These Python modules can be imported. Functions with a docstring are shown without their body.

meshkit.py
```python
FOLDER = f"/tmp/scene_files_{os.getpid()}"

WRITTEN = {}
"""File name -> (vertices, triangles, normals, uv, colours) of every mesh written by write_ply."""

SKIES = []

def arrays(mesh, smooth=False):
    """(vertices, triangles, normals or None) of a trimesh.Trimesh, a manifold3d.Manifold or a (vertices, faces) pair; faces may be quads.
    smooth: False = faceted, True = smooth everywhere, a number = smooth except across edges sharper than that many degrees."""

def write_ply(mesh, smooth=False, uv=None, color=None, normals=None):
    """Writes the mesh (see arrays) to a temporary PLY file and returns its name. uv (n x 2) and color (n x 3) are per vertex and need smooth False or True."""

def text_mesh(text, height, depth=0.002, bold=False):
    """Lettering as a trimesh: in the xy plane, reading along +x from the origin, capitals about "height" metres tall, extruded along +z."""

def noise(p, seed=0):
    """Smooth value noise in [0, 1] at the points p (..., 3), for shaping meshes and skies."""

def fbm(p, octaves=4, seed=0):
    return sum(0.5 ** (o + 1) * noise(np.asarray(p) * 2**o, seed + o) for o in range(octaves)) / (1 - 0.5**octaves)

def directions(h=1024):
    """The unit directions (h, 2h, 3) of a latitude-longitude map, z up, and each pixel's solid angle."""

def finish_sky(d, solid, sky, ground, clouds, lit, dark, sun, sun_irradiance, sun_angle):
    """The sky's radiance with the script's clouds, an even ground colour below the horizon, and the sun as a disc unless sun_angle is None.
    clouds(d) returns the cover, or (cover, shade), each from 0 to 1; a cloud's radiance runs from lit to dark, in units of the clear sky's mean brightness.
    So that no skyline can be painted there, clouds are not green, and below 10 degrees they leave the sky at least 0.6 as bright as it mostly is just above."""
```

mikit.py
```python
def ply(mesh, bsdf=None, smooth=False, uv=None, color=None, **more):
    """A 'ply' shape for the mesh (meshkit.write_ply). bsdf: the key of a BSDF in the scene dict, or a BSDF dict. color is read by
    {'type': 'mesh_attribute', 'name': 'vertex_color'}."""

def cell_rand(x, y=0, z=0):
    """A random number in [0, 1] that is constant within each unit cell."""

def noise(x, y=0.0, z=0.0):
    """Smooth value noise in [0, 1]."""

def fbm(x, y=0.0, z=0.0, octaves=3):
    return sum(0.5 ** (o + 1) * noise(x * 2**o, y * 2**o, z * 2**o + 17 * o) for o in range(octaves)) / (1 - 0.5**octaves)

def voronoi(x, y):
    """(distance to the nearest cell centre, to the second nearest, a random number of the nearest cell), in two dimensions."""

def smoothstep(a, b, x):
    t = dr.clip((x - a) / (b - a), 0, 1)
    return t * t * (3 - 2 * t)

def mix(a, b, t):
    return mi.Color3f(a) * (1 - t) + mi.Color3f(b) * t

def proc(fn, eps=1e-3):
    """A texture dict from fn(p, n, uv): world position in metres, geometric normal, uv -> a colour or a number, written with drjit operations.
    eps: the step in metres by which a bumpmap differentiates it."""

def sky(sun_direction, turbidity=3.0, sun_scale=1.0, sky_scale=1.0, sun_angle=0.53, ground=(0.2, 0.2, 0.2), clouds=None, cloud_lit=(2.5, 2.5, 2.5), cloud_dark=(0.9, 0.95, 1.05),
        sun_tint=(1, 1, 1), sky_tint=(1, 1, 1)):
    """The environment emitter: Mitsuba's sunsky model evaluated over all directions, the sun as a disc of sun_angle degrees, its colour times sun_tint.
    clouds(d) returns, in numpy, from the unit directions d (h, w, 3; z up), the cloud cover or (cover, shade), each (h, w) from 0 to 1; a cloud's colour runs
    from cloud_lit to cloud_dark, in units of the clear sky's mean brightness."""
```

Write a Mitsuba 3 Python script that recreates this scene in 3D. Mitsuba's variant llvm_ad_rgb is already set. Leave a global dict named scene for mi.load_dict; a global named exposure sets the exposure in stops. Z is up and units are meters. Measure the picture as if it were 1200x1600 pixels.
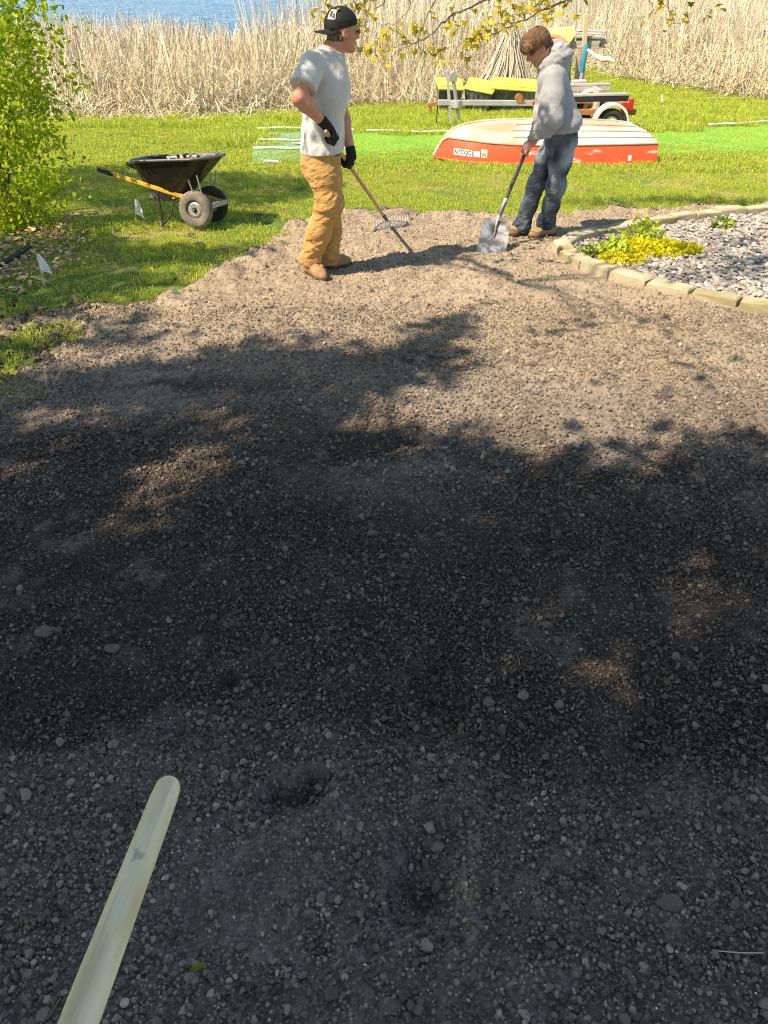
import math
import numpy as np
import trimesh
import manifold3d as m3
import drjit as dr
import mitsuba as mi
import mikit
import meshkit

T = mi.ScalarTransform4f
scene, labels = {}, {}

# ------------------------------------------------------------------ camera, sky, exposure
CAMZ, PITCH, FPX = 1.6, math.radians(37.0), 1156.0
CP, SP = math.cos(PITCH), math.sin(PITCH)
scene['camera'] = {
    'type': 'perspective', 'fov': 2 * math.degrees(math.atan(600 / FPX)), 'fov_axis': 'x',
    'near_clip': 0.05, 'far_clip': 4000.0,
    'to_world': T().look_at(origin=[0, 0, CAMZ], target=[0, CP, CAMZ - SP], up=[0, 0, 1])}
SUN = np.array([-0.66, -0.47, 1.0])
SUN = SUN / np.linalg.norm(SUN)
scene['sky_light'] = mikit.sky(SUN.tolist(), turbidity=3, sky_scale=1.4, sky_tint=(1.17, 1.0, 0.80), ground=(0.12, 0.12, 0.08))
exposure = 2.5

# ------------------------------------------------------------------ helpers
RNG = np.random.default_rng


def gz(x, y):
    """height of the natural ground: falls towards the lake, then a flat marsh that dips under the water"""
    x, y = np.asarray(x, float), np.asarray(y, float)
    z = -0.07 * np.clip(y, -6, 19)
    t = np.clip((y - 19) / 4, 0, 1)
    z = z - 0.07 * 4 * (t - t * t / 2)
    left = np.clip((-1.2 - x) / 2.6, 0, 1)                    # open water on the left, marsh on the right
    z = z - 1.3 * left * np.clip((y - 27.5 - 1.5 * np.sin(x * 0.4)) / 6, 0, 1)
    z = z - 1.3 * (1 - left) * np.clip((y - 60) / 15, 0, 1)
    return z


def ray(px, py):
    u, v = (px - 600) / FPX, (800 - py) / FPX
    return np.array([u, CP + v * SP, -SP + v * CP])


def at(px, py, Y):
    """the point of the place that stands Y metres out, on the line of sight of a photograph pixel"""
    d = ray(px, py)
    return np.array([0, 0, CAMZ]) + d * (Y / d[1])


def ground(px, py, lift=0.0):
    d = ray(px, py)
    t = 2.0
    for _ in range(60):
        p = np.array([0, 0, CAMZ]) + d * t
        t += (p[2] - gz(p[0], p[1]) - lift) / max(-d[2] - 0.06, 0.02) * 0.8
    return np.array([0, 0, CAMZ]) + d * t


def scale_at(p):
    """pixels per metre at a point"""
    return FPX / (p[1] * CP + (CAMZ - p[2]) * SP)


TAKEN = {}


def key_of(name):
    n = TAKEN.get(name, 0)
    TAKEN[name] = n + 1
    return name if n == 0 else f'{name}_{n:03d}'


def put(name, mesh, bsdf, parent=None, smooth=30, label=None, cat=None, group=None, kind=None, **kw):
    k = key_of(f'{parent}__{name}' if parent else name)
    scene[k] = mikit.ply(mesh, bsdf, smooth, **kw)
    tag(k, label, cat, group, kind)
    return k


def tag(k, label=None, cat=None, group=None, kind=None):
    d = {a: b for a, b in (('label', label), ('category', cat), ('group', group), ('kind', kind)) if b}
    if d:
        labels[k] = {**labels.get(k, {}), **d}


def thing(name, label, cat, group=None):
    k = key_of(name)
    tag(k, label, cat, group)
    return k


def rz(a):
    c, s = math.cos(a), math.sin(a)
    return np.array([[c, -s, 0], [s, c, 0], [0, 0, 1.0]])


def frame(d, up=(0, 0, 1)):
    z = np.asarray(d, float) / np.linalg.norm(d)
    up = np.asarray(up, float)
    if abs(z @ up) > 0.98:
        up = np.array([1.0, 0, 0])
    x = np.cross(up, z)
    x /= np.linalg.norm(x)
    return np.stack([x, np.cross(z, x), z], 1)


def tube(pts, rad, n=8, cap=True):
    """round tube through points with a radius at each"""
    pts = np.asarray(pts, float)
    rad = np.broadcast_to(np.asarray(rad, float), (len(pts),))
    d = np.gradient(pts, axis=0)
    d /= np.linalg.norm(d, axis=1, keepdims=True) + 1e-12
    R = frame(d[0])
    x = R[:, 0]
    a = np.arange(n) * 2 * np.pi / n
    v = []
    for p, t, r in zip(pts, d, rad):
        x = x - t * (x @ t)
        x /= np.linalg.norm(x)
        y = np.cross(t, x)
        v.append(p + r * (np.cos(a)[:, None] * x + np.sin(a)[:, None] * y))
    v = np.vstack(v)
    f = []
    for i in range(len(pts) - 1):
        j = np.arange(n)
        k = (j + 1) % n
        f.append(np.stack([i * n + j, i * n + k, (i + 1) * n + k], 1))
        f.append(np.stack([i * n + j, (i + 1) * n + k, (i + 1) * n + j], 1))
    f = np.vstack(f)
    if cap:
        m = len(v)
        v = np.vstack([v, pts[:1], pts[-1:]])
        j = np.arange(n)
        k = (j + 1) % n
        e = (len(pts) - 1) * n
        f = np.vstack([f, np.stack([k, j, j * 0 + m], 1), np.stack([e + j, e + k, j * 0 + m + 1], 1)])
    return trimesh.Trimesh(v, f, process=False)


def join(*ms):
    ms = [m for a in ms for m in (a if isinstance(a, (list, tuple)) else [a])]
    return trimesh.util.concatenate(ms)


def box(size, at_=(0, 0, 0), R=None, ch=0.004):
    """box with chamfered edges"""
    s = np.asarray(size, float) / 2
    ch = min(ch, s.min() * 0.6)
    p = [[sx * (s[0] - (ch if k != 0 else 0)), sy * (s[1] - (ch if k != 1 else 0)), sz * (s[2] - (ch if k != 2 else 0))]
         for k in range(3) for sx in (-1, 1) for sy in (-1, 1) for sz in (-1, 1)]
    m = trimesh.convex.convex_hull(np.array(p))
    v = m.vertices if R is None else m.vertices @ np.asarray(R).T
    return trimesh.Trimesh(v + np.asarray(at_, float), m.faces, process=False)


def beam(a, b, w, h, ch=0.004, up=(0, 0, 1)):
    """squared bar from a to b, w wide and h high"""
    a, b = np.asarray(a, float), np.asarray(b, float)
    R = frame(b - a, up)
    return box((w, h, np.linalg.norm(b - a)), (a + b) / 2, R, ch)


def lathe(profile, n=32):
    """revolve (r, z) about z"""
    return trimesh.creation.revolve(np.asarray(profile, float), sections=n)


def moved(m, R=None, t=(0, 0, 0)):
    v = np.asarray(m.vertices)
    if R is not None:
        v = v @ np.asarray(R).T
    return trimesh.Trimesh(v + np.asarray(t, float), m.faces, process=False)


def bez(a, b, c, d, n=12):
    t = np.linspace(0, 1, n)[:, None]
    a, b, c, d = (np.asarray(q, float) for q in (a, b, c, d))
    return (1 - t) ** 3 * a + 3 * (1 - t) ** 2 * t * b + 3 * (1 - t) * t * t * c + t ** 3 * d


def smooth01(a, b, x):
    t = np.clip((x - a) / (b - a), 0, 1)
    return t * t * (3 - 2 * t)


def noise2(x, y, seed=0):
    """smooth value noise in [0, 1] in two dimensions"""
    i, j = np.floor(x), np.floor(y)
    u, v = (x - i).astype(np.float32), (y - j).astype(np.float32)
    u, v = u * u * (3 - 2 * u), v * v * (3 - 2 * v)
    i, j = i.astype(np.int64).astype(np.uint32), j.astype(np.int64).astype(np.uint32)

    def h(a, b):
        q = (i + np.uint32(a)) * np.uint32(374761393) + (j + np.uint32(b)) * np.uint32(668265263) + np.uint32(seed * 144665 + 77)
        q = (q ^ (q >> np.uint32(13))) * np.uint32(1274126177)
        return ((q ^ (q >> np.uint32(16))) & np.uint32(0xFFFFFF)).astype(np.float32) / np.float32(16777215)
    a, b = h(0, 0), h(0, 1)
    a = a + (h(1, 0) - a) * u
    b = b + (h(1, 1) - b) * u
    return a + (b - a) * v


def poly_sd(poly, x, y):
    """signed distance to a polygon, positive inside"""
    p = np.asarray(poly, float)
    sh = np.shape(x)
    x, y = np.ravel(x), np.ravel(y)
    best = np.full(x.shape, 1e9)
    inside = np.zeros(x.shape, bool)
    for a, b in zip(p, np.roll(p, -1, 0)):
        e = b - a
        t = np.clip(((x - a[0]) * e[0] + (y - a[1]) * e[1]) / (e @ e), 0, 1)
        best = np.minimum(best, (x - a[0] - t * e[0]) ** 2 + (y - a[1] - t * e[1]) ** 2)
        c = (a[1] > y) != (b[1] > y)
        inside ^= c & (x < e[0] * (y - a[1]) / (e[1] if abs(e[1]) > 1e-12 else 1e-12) + a[0])
    return (np.sqrt(best) * np.where(inside, 1, -1)).reshape(sh)


def rot_many(n, rng, tilt=None):
    """n random rotation matrices (all directions, or about z with a random tilt)"""
    q = rng.normal(size=(n, 4))
    q /= np.linalg.norm(q, axis=1, keepdims=True)
    w, x, y, z = q.T
    return np.stack([1 - 2 * (y * y + z * z), 2 * (x * y - w * z), 2 * (x * z + w * y), 2 * (x * y + w * z), 1 - 2 * (x * x + z * z), 2 * (y * z - w * x),
                     2 * (x * z - w * y), 2 * (y * z + w * x), 1 - 2 * (x * x + y * y)], 1).reshape(-1, 3, 3)


def scatter(template, R, S, P):
    """many copies of (v, f): rotation R (n,3,3), scale S (n,3), place P (n,3)"""
    v, f = template
    V = np.einsum('nij,nkj->nki', R, v[None] * S[:, None, :]) + P[:, None, :]
    F = f[None] + (np.arange(len(P)) * len(v))[:, None, None]
    return V.reshape(-1, 3), F.reshape(-1, 3)


def pile(parts):
    """joins (v, f) or (v, f, c) parts"""
    vs, fs, cs, n = [], [], [], 0
    for q in parts:
        vs.append(q[0])
        fs.append(q[1] + n)
        n += len(q[0])
        if len(q) > 2:
            cs.append(q[2])
    return np.vstack(vs), np.vstack(fs), np.vstack(cs) if cs else None


# ------------------------------------------------------------------ materials
noise, fbm, mix, sstep = mikit.noise, mikit.fbm, mikit.mix, mikit.smoothstep


def col(*c):
    return {'type': 'rgb', 'value': list(c)}


def mat(name, base, rough=0.6, spec=0.3, bump=None, bump_eps=1e-3, **kw):
    """principled, two-sided; base an rgb tuple, 'attr' for vertex colours, or a function of position"""
    if base == 'attr':
        b = {'type': 'mesh_attribute', 'name': 'vertex_color'}
    elif callable(base):
        b = mikit.proc(base)
    else:
        b = col(*base)
    d = {'type': 'principled', 'base_color': b, 'roughness': rough, 'specular': spec, **kw}
    if bump is not None:
        d = {'type': 'bumpmap', 'tex': mikit.proc(bump[0], bump_eps), 'scale': bump[1], 'bsdf': d}
    scene[name] = {'type': 'twosided', 'bsdf': d}
    return name


def thin(name, base, trans=0.7, rough=0.6):
    b = {'type': 'mesh_attribute', 'name': 'vertex_color'} if base == 'attr' else col(*base)
    scene[name] = {'type': 'principledthin', 'base_color': b, 'roughness': rough, 'diff_trans': trans, 'spec_trans': 0.0, 'eta': 1.3}
    return name


mat('mat_soil', 'attr', 0.95, 0.12, bump=(lambda p, n, uv: noise(p.x * 330, p.y * 330, p.z * 330) + 0.7 * noise(p.x * 150, p.y * 150, p.z * 150), 0.004), bump_eps=6e-4)
mat('mat_crumb', 'attr', 0.95, 0.12)
mat('mat_clod', lambda p, n, uv: mix((0.085, 0.068, 0.055), (0.19, 0.155, 0.125), fbm(p.x * 40, p.y * 40, p.z * 40, 3)), 0.95, 0.12, bump=(lambda p, n, uv: noise(p.x * 300, p.y * 300, p.z * 300), 0.002))
mat('mat_lawn', lambda p, n, uv: mix((0.10, 0.15, 0.025), (0.24, 0.21, 0.08), sstep(0.45, 0.75, fbm(p.x * 2.2, p.y * 2.2, 0.0, 4))), 0.9, 0.1)
thin('mat_grass', 'attr', 0.8, 0.5)
thin('mat_leaf', 'attr', 0.8, 0.45)
mat('mat_reed', 'attr', 0.75, 0.2)
mat('mat_bark', lambda p, n, uv: mix((0.10, 0.08, 0.065), (0.21, 0.18, 0.15), fbm(p.x * 25, p.y * 25, p.z * 6, 3)), 0.9, 0.1)
mat('mat_litter', 'attr', 0.85, 0.15)

# ------------------------------------------------------------------ outlines on the ground
def gpoly(pts):
    return np.array([ground(*p)[:2] for p in pts])


SOIL = np.vstack([gpoly([(-160, 660), (0, 594), (28, 578), (50, 553), (95, 538), (120, 522), (95, 508), (60, 515), (25, 522), (14, 512), (40, 500), (72, 489), (125, 478), (200, 474),
                         (262, 455), (300, 432), (350, 404), (395, 384), (430, 356), (470, 341), (520, 335), (600, 331), (700, 333), (800, 336), (880, 334), (940, 329), (1010, 326), (1200, 322)]),
                  [[9, 8.3], [9, -5], [-7, -5], [-6, 2.0]]])
EDGE_PX = [(1330, 520), (1262, 508), (1200, 496), (1130, 484), (1060, 470), (1000, 456), (950, 441), (912, 426), (884, 411), (873, 401), (876, 391), (905, 382), (955, 371), (1005, 362), (1056, 353), (1108, 346),
           (1160, 341), (1212, 336), (1270, 331), (1330, 326)]
EDGE = gpoly(EDGE_PX)
BED = np.vstack([EDGE, [[8, 7.6], [8, 4.0]]])


def crumbs(x, y, cell, seed, rmin=0.25, rmax=0.6):
    """height field of half-buried balls, one per cell"""
    X, Y = x / cell, y / cell
    ix, iy = np.floor(X).astype(np.int64), np.floor(Y).astype(np.int64)
    best = np.zeros_like(x)
    for a in (-1, 0, 1):
        for b in (-1, 0, 1):
            h = ((ix + a) * 374761393 + (iy + b) * 668265263 + seed * 144665) & 0xFFFFFFFF
            h = ((h ^ (h >> 13)) * 1274126177) & 0xFFFFFFFF
            h = h ^ (h >> 16)
            cx, cy, r = (h & 0x3FF) / 1023.0, ((h >> 10) & 0x3FF) / 1023.0, ((h >> 20) & 0x3FF) / 1023.0
            r = rmin + (rmax - rmin) * r * r
            d2 = (ix + a + cx - X) ** 2 + (iy + b + cy - Y) ** 2
            best = np.maximum(best, np.sqrt(np.maximum(r * r - d2, 0)))
    return best * cell


def nz(x, y, s, seed, oct=3):
    x, y = np.asarray(x, float) / s + 91.7, np.asarray(y, float) / s + 37.3
    return sum(0.5 ** (o + 1) * noise2(x * 2 ** o, y * 2 ** o, seed + 13 * o).astype(float) for o in range(oct)) / (1 - 0.5 ** oct) - 0.5


DENTS = [(470, 1245, .11, .035, .3), (660, 1375, .16, .03, 1.2), (690, 1090, .17, .025, 1.4), (470, 1060, .14, .018, .2), (400, 1120, .2, .014, .4), (230, 1130, .22, .016, .1),
         (810, 1200, .2, .015, .9), (560, 720, .2, .03, .2), (330, 770, .22, .03, .5), (690, 700, .2, .03, .1), (470, 760, .2, .025, .3), (900, 850, .25, .02, .8), (150, 900, .25, .025, .2),
         (1010, 1180, .2, .02, 1.0), (250, 1480, .2, .012, .5), (1130, 1330, .15, .015, 1.3), (610, 960, .22, .02, .5), (450, 520, .3, .03, .1), (1000, 640, .3, .03, .3), (850, 560, .12, .03, .2), (900, 1440, .17, .015, .7)]
DENTS = [(*ground(a, b)[:2], r, d, t) for a, b, r, d, t in DENTS]


def rough_mask(x, y):
    """1 where the soil lies in lumps, 0 where it has been pressed or raked smooth"""
    return smooth01(-0.22, 0.16, nz(x, y, 0.45, 11, 4) + 0.03)


def soil_h(x, y, sd=None, fine=True):
    """height of the soil above the natural ground"""
    if sd is None:
        sd = poly_sd(SOIL, x, y)
    edge = smooth01(-0.02, 0.16, sd + 0.12 * nz(x, y, 0.25, 5, 3))
    lumpy = smooth01(0.9, 0.1, sd)                                   # rough clods along the outline
    h = -0.05 + 0.085 * edge
    h = h + edge * 0.020 * nz(x * 0.28, y, 0.10, 51, 2) * smooth01(2.5, 4.5, y)
    h = h + edge * (0.055 * nz(x, y, 0.9, 1, 2) + 0.035 * nz(x, y, 0.28, 2, 3) + lumpy * (0.12 * nz(x, y, 0.14, 3, 3) + 0.05 * np.maximum(nz(x, y, 0.3, 4, 2), 0)))
    far = smooth01(4.0, 5.5, y)
    h = h + edge * far * 0.05 * nz(x, y, 0.11, 8, 2) * (0.35 + lumpy)
    for cx, cy, r, d, t in DENTS:
        u = (x - cx) * math.cos(t) + (y - cy) * math.sin(t)
        v = -(x - cx) * math.sin(t) + (y - cy) * math.cos(t)
        q = np.sqrt((u / r) ** 2 + (v / (0.45 * r)) ** 2)
        q = q * (1 + 1.1 * nz(x, y, 0.12, 31, 2))
        h = h + edge * d * 0.8 * (-smooth01(1.35, 0.35, q) + 0.35 * np.exp(-((q - 1.4) / 0.35) ** 2))
    if fine:
        m = rough_mask(x, y)
        h = h + edge * (0.5 + 0.5 * m) * (0.9 * crumbs(x, y, 0.030, 1, 0.1, 0.45) + 1.35 * crumbs(x, y, 0.016, 2, 0.15, 0.5)) + edge * (0.7 + 0.3 * m) * 1.5 * crumbs(x, y, 0.010, 3, 0.2, 0.5)
    inb = smooth01(-0.02, 0.10, poly_sd(BED, x, y))                  # under the gravel bed the soil lies lower
    return h * (1 - inb) - 0.02 * inb


DARK_SPOTS = [(120, 1090, .30, .12), (60, 1150, .2, .08), (300, 830, .35, .15), (450, 830, .30, .14), (250, 990, .3, .1), (690, 1090, .05, .13), (470, 1245, .07, .04), (650, 1390, .045, .12), (1120, 1030, .35, .12), (1000, 1090, .2, .07), (560, 700, .35, .2), (650, 560, .5, .2),
        (880, 900, .4, .14), (600, 860, .2, .1), (1150, 1150, .2, .1), (180, 720, .5, .2), (760, 880, .2, .1), (1180, 880, .3, .12), (330, 610, .5, .12), (1000, 760, .5, .16), (90, 830, .4, .2), (180, 930, .3, .15), (1000, 880, .4, .2), (60, 760, .5, .2), (420, 690, .4, .2)]
DARK_SPOTS = [(*ground(a, b)[:2], r, q) for a, b, r, q in DARK_SPOTS]  # dark ellipses in the soil colour, some laid over the dents


def soil_rgb(x, y, crumb=False):
    """dry grey-brown crust, far out dried paler, with dark patches and a darker band nearer"""
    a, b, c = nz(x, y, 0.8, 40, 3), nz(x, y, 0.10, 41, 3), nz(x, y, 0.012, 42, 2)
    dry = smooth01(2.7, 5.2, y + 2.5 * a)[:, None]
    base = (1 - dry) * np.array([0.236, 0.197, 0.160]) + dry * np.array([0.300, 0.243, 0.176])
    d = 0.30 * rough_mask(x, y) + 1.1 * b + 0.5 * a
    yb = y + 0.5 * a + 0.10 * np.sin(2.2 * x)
    d = d + 0.50 * smooth01(1.18, 1.42, yb) * smooth01(3.7, 2.9, yb) * (0.75 + 1.5 * a) - 0.10  # darker band across the nearer soil
    for cx, cy, r, q in DARK_SPOTS:
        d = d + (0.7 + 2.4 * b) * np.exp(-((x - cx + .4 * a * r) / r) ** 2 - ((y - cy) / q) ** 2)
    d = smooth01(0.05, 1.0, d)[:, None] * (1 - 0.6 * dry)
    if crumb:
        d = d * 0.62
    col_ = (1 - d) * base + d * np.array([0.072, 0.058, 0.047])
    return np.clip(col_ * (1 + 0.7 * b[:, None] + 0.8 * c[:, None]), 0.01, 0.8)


# ------------------------------------------------------------------ the lawn's ground and the soil (setting)
def sheet(xs, ys, zf):
    X, Y = np.meshgrid(xs, ys)
    V = np.stack([X, Y, zf(X, Y)], -1).reshape(-1, 3)
    n, m = len(xs), len(ys)
    i = (np.arange(m - 1)[:, None] * n + np.arange(n - 1)[None]).ravel()
    return V, np.vstack([np.stack([i, i + 1, i + n + 1], 1), np.stack([i, i + n + 1, i + n], 1)])


put('lawn', sheet(np.concatenate([np.linspace(-200, -14, 14), np.linspace(-12, 14, 131), np.linspace(17, 200, 14)]), np.concatenate([[-60, -30, -15, -8], np.linspace(-6, 34, 201), np.linspace(35, 78, 44), [90, 140, 400, 1500]]),
                  lambda x, y: gz(x, y) + 0.03 * nz(x, y, 1.3, 21, 3) - 0.2 * smooth01(0.1, 0.35, poly_sd(SOIL, x, y))), 'mat_lawn', smooth=True, kind='structure', label='green lawn sloping down from the dark soil to the reeds')

ys = [-1.2]
while ys[-1] < 9.6:
    y = max(ys[-1], 0.45)
    R = math.hypot(y, CAMZ + 0.07 * y)
    ys.append(ys[-1] + (0.05 if ys[-1] < 0.35 else 1.25 * R * R / (740 * (CAMZ + 0.07 * y))))
ys = np.array(ys)
us = np.linspace(-1, 1, 620)
us = np.concatenate([-np.geomspace(7, 1.012, 60), us, np.geomspace(1.012, 7, 60)])
U, Y = np.meshgrid(us, ys)
X = U * (0.62 + 0.56 * np.maximum(Y, 0))
X = np.clip(X, -7, 9)
SD = poly_sd(SOIL, X, Y)
V = np.stack([X, Y, gz(X, Y) + soil_h(X, Y, SD)], -1).reshape(-1, 3)
n, m = len(us), len(ys)
i = (np.arange(m - 1)[:, None] * n + np.arange(n - 1)[None]).ravel()
F = np.vstack([np.stack([i, i + 1, i + n + 1], 1), np.stack([i, i + n + 1, i + n], 1)])
ok = (SD.ravel()[F] > -0.25).any(1)
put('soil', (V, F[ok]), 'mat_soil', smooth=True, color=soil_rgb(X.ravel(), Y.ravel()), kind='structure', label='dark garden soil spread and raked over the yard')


def soil_z(x, y):
    x, y = np.atleast_1d(np.asarray(x, float)), np.atleast_1d(np.asarray(y, float))
    return gz(x, y) + np.maximum(soil_h(x, y, fine=False), -0.03)


# loose crumbs and clods
def lump(seed, sub, amp):
    m = trimesh.creation.icosphere(subdivisions=sub)
    v = np.array(m.vertices)
    v = v * (1 + amp * 2 * (meshkit.fbm(v * 1.3 + seed * 7.1, 2, seed)[:, None] - 0.5))
    return v * np.array([1, 0.85, 0.7]), np.array(m.faces)


rng = RNG(3)
parts = []
near = [lump(k, 0, 0.5) for k in range(8)]
mid = [lump(k + 20, 1, 0.7) for k in range(8)]
oct_ = (np.array([[1, 0, 0], [-1, 0, 0], [0, 1, 0], [0, -1, 0], [0, 0, 1], [0, 0, -1.0]]), np.array([[0, 2, 4], [2, 1, 4], [1, 3, 4], [3, 0, 4], [2, 0, 5], [1, 2, 5], [3, 1, 5], [0, 3, 5]]))
tiny = [(oct_[0] * (1 + 0.5 * (RNG(900 + k).random((6, 3)) - 0.5)), oct_[1]) for k in range(8)]


def clod_field(count, ymin, ymax, rlo, rhi, power, tmpl, spread=1.12, keep_smooth=0.25, sink=0.3):
    y = ymin + (ymax - ymin) * rng.random(count) ** 0.8
    x = (rng.random(count) * 2 - 1) * (0.62 + 0.56 * y) * spread
    k = (rng.random(count) < keep_smooth + (1 - keep_smooth) * rough_mask(x, y)) & (poly_sd(SOIL, x, y) > 0.02) & (poly_sd(BED, x, y) < -0.12)
    x, y = x[k], y[k]
    r = rlo * (1 - rng.random(len(x)) * (1 - (rlo / rhi) ** power)) ** (-1 / power)
    z = soil_z(x, y) + 0.008 + r * sink
    which = rng.integers(0, len(tmpl), len(x))
    for w, t in enumerate(tmpl):
        s = which == w
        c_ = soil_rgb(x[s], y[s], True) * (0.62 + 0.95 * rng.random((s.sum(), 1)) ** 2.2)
        parts.append((*scatter(t, rot_many(s.sum(), rng), np.repeat(r[s, None], 3, 1) * (0.8 + 0.5 * rng.random((s.sum(), 3))), np.stack([x[s], y[s], z[s]], 1)), np.repeat(c_, len(t[0]), 0)))


clod_field(80000, 0.4, 2.6, 0.0024, 0.0058, 2.2, tiny, keep_smooth=0.62)
clod_field(9500, 0.4, 2.9, 0.0050, 0.0100, 2.8, near, keep_smooth=0.30)
clod_field(2000, 0.4, 3.4, 0.007, 0.015, 3.0, mid, keep_smooth=0.06)
clod_field(40000, 2.3, 4.8, 0.0040, 0.0085, 2.4, tiny, keep_smooth=0.6)
clod_field(4500, 2.3, 5.0, 0.007, 0.014, 3.0, near, keep_smooth=0.25)
clod_field(40000, 4.4, 9.0, 0.0040, 0.0072, 2.4, tiny, keep_smooth=0.75)
clod_field(900, 4.5, 9.0, 0.010, 0.020, 2.8, near, keep_smooth=0.3)
for line, count, lo_, hi_ in ((SOIL[1:13], 700, .008, .034), (SOIL[12:], 500, .008, .030)):    # lumps along the rim of the spread soil
    e_ = np.linalg.norm(np.diff(line, axis=0), axis=1)
    t_ = rng.random(count) * e_[:21].sum() * 0.999
    cu_ = np.concatenate([[0], np.cumsum(e_)])
    x, y = np.interp(t_, cu_, line[:, 0]), np.interp(t_, cu_, line[:, 1])
    x, y = x + rng.normal(0, .10, count), y + rng.normal(-.08, .13, count)
    k = poly_sd(BED, x, y) < -.15
    x, y = x[k], y[k]
    r = lo_ + (hi_ - lo_) * rng.random(len(x)) ** 3
    z = np.maximum(soil_z(x, y), gz(x, y)) + .15 * r
    for w, t in enumerate(mid):
        s = rng.integers(0, len(mid), len(x)) == w
        if s.any():
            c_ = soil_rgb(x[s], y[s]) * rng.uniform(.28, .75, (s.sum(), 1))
            parts.append((*scatter(t, rot_many(s.sum(), rng), r[s, None] * rng.uniform(.6, 1.3, (s.sum(), 3)) * [1, 1, .7], np.stack([x[s], y[s], z[s]], 1)), np.repeat(c_, len(t[0]), 0)))
V, F, C = pile(parts)
put('soil_crumbs', (V, F), 'mat_crumb', smooth=False, color=np.clip(C, 0, .8), kind='stuff', label='loose crumbs of dark soil')

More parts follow.
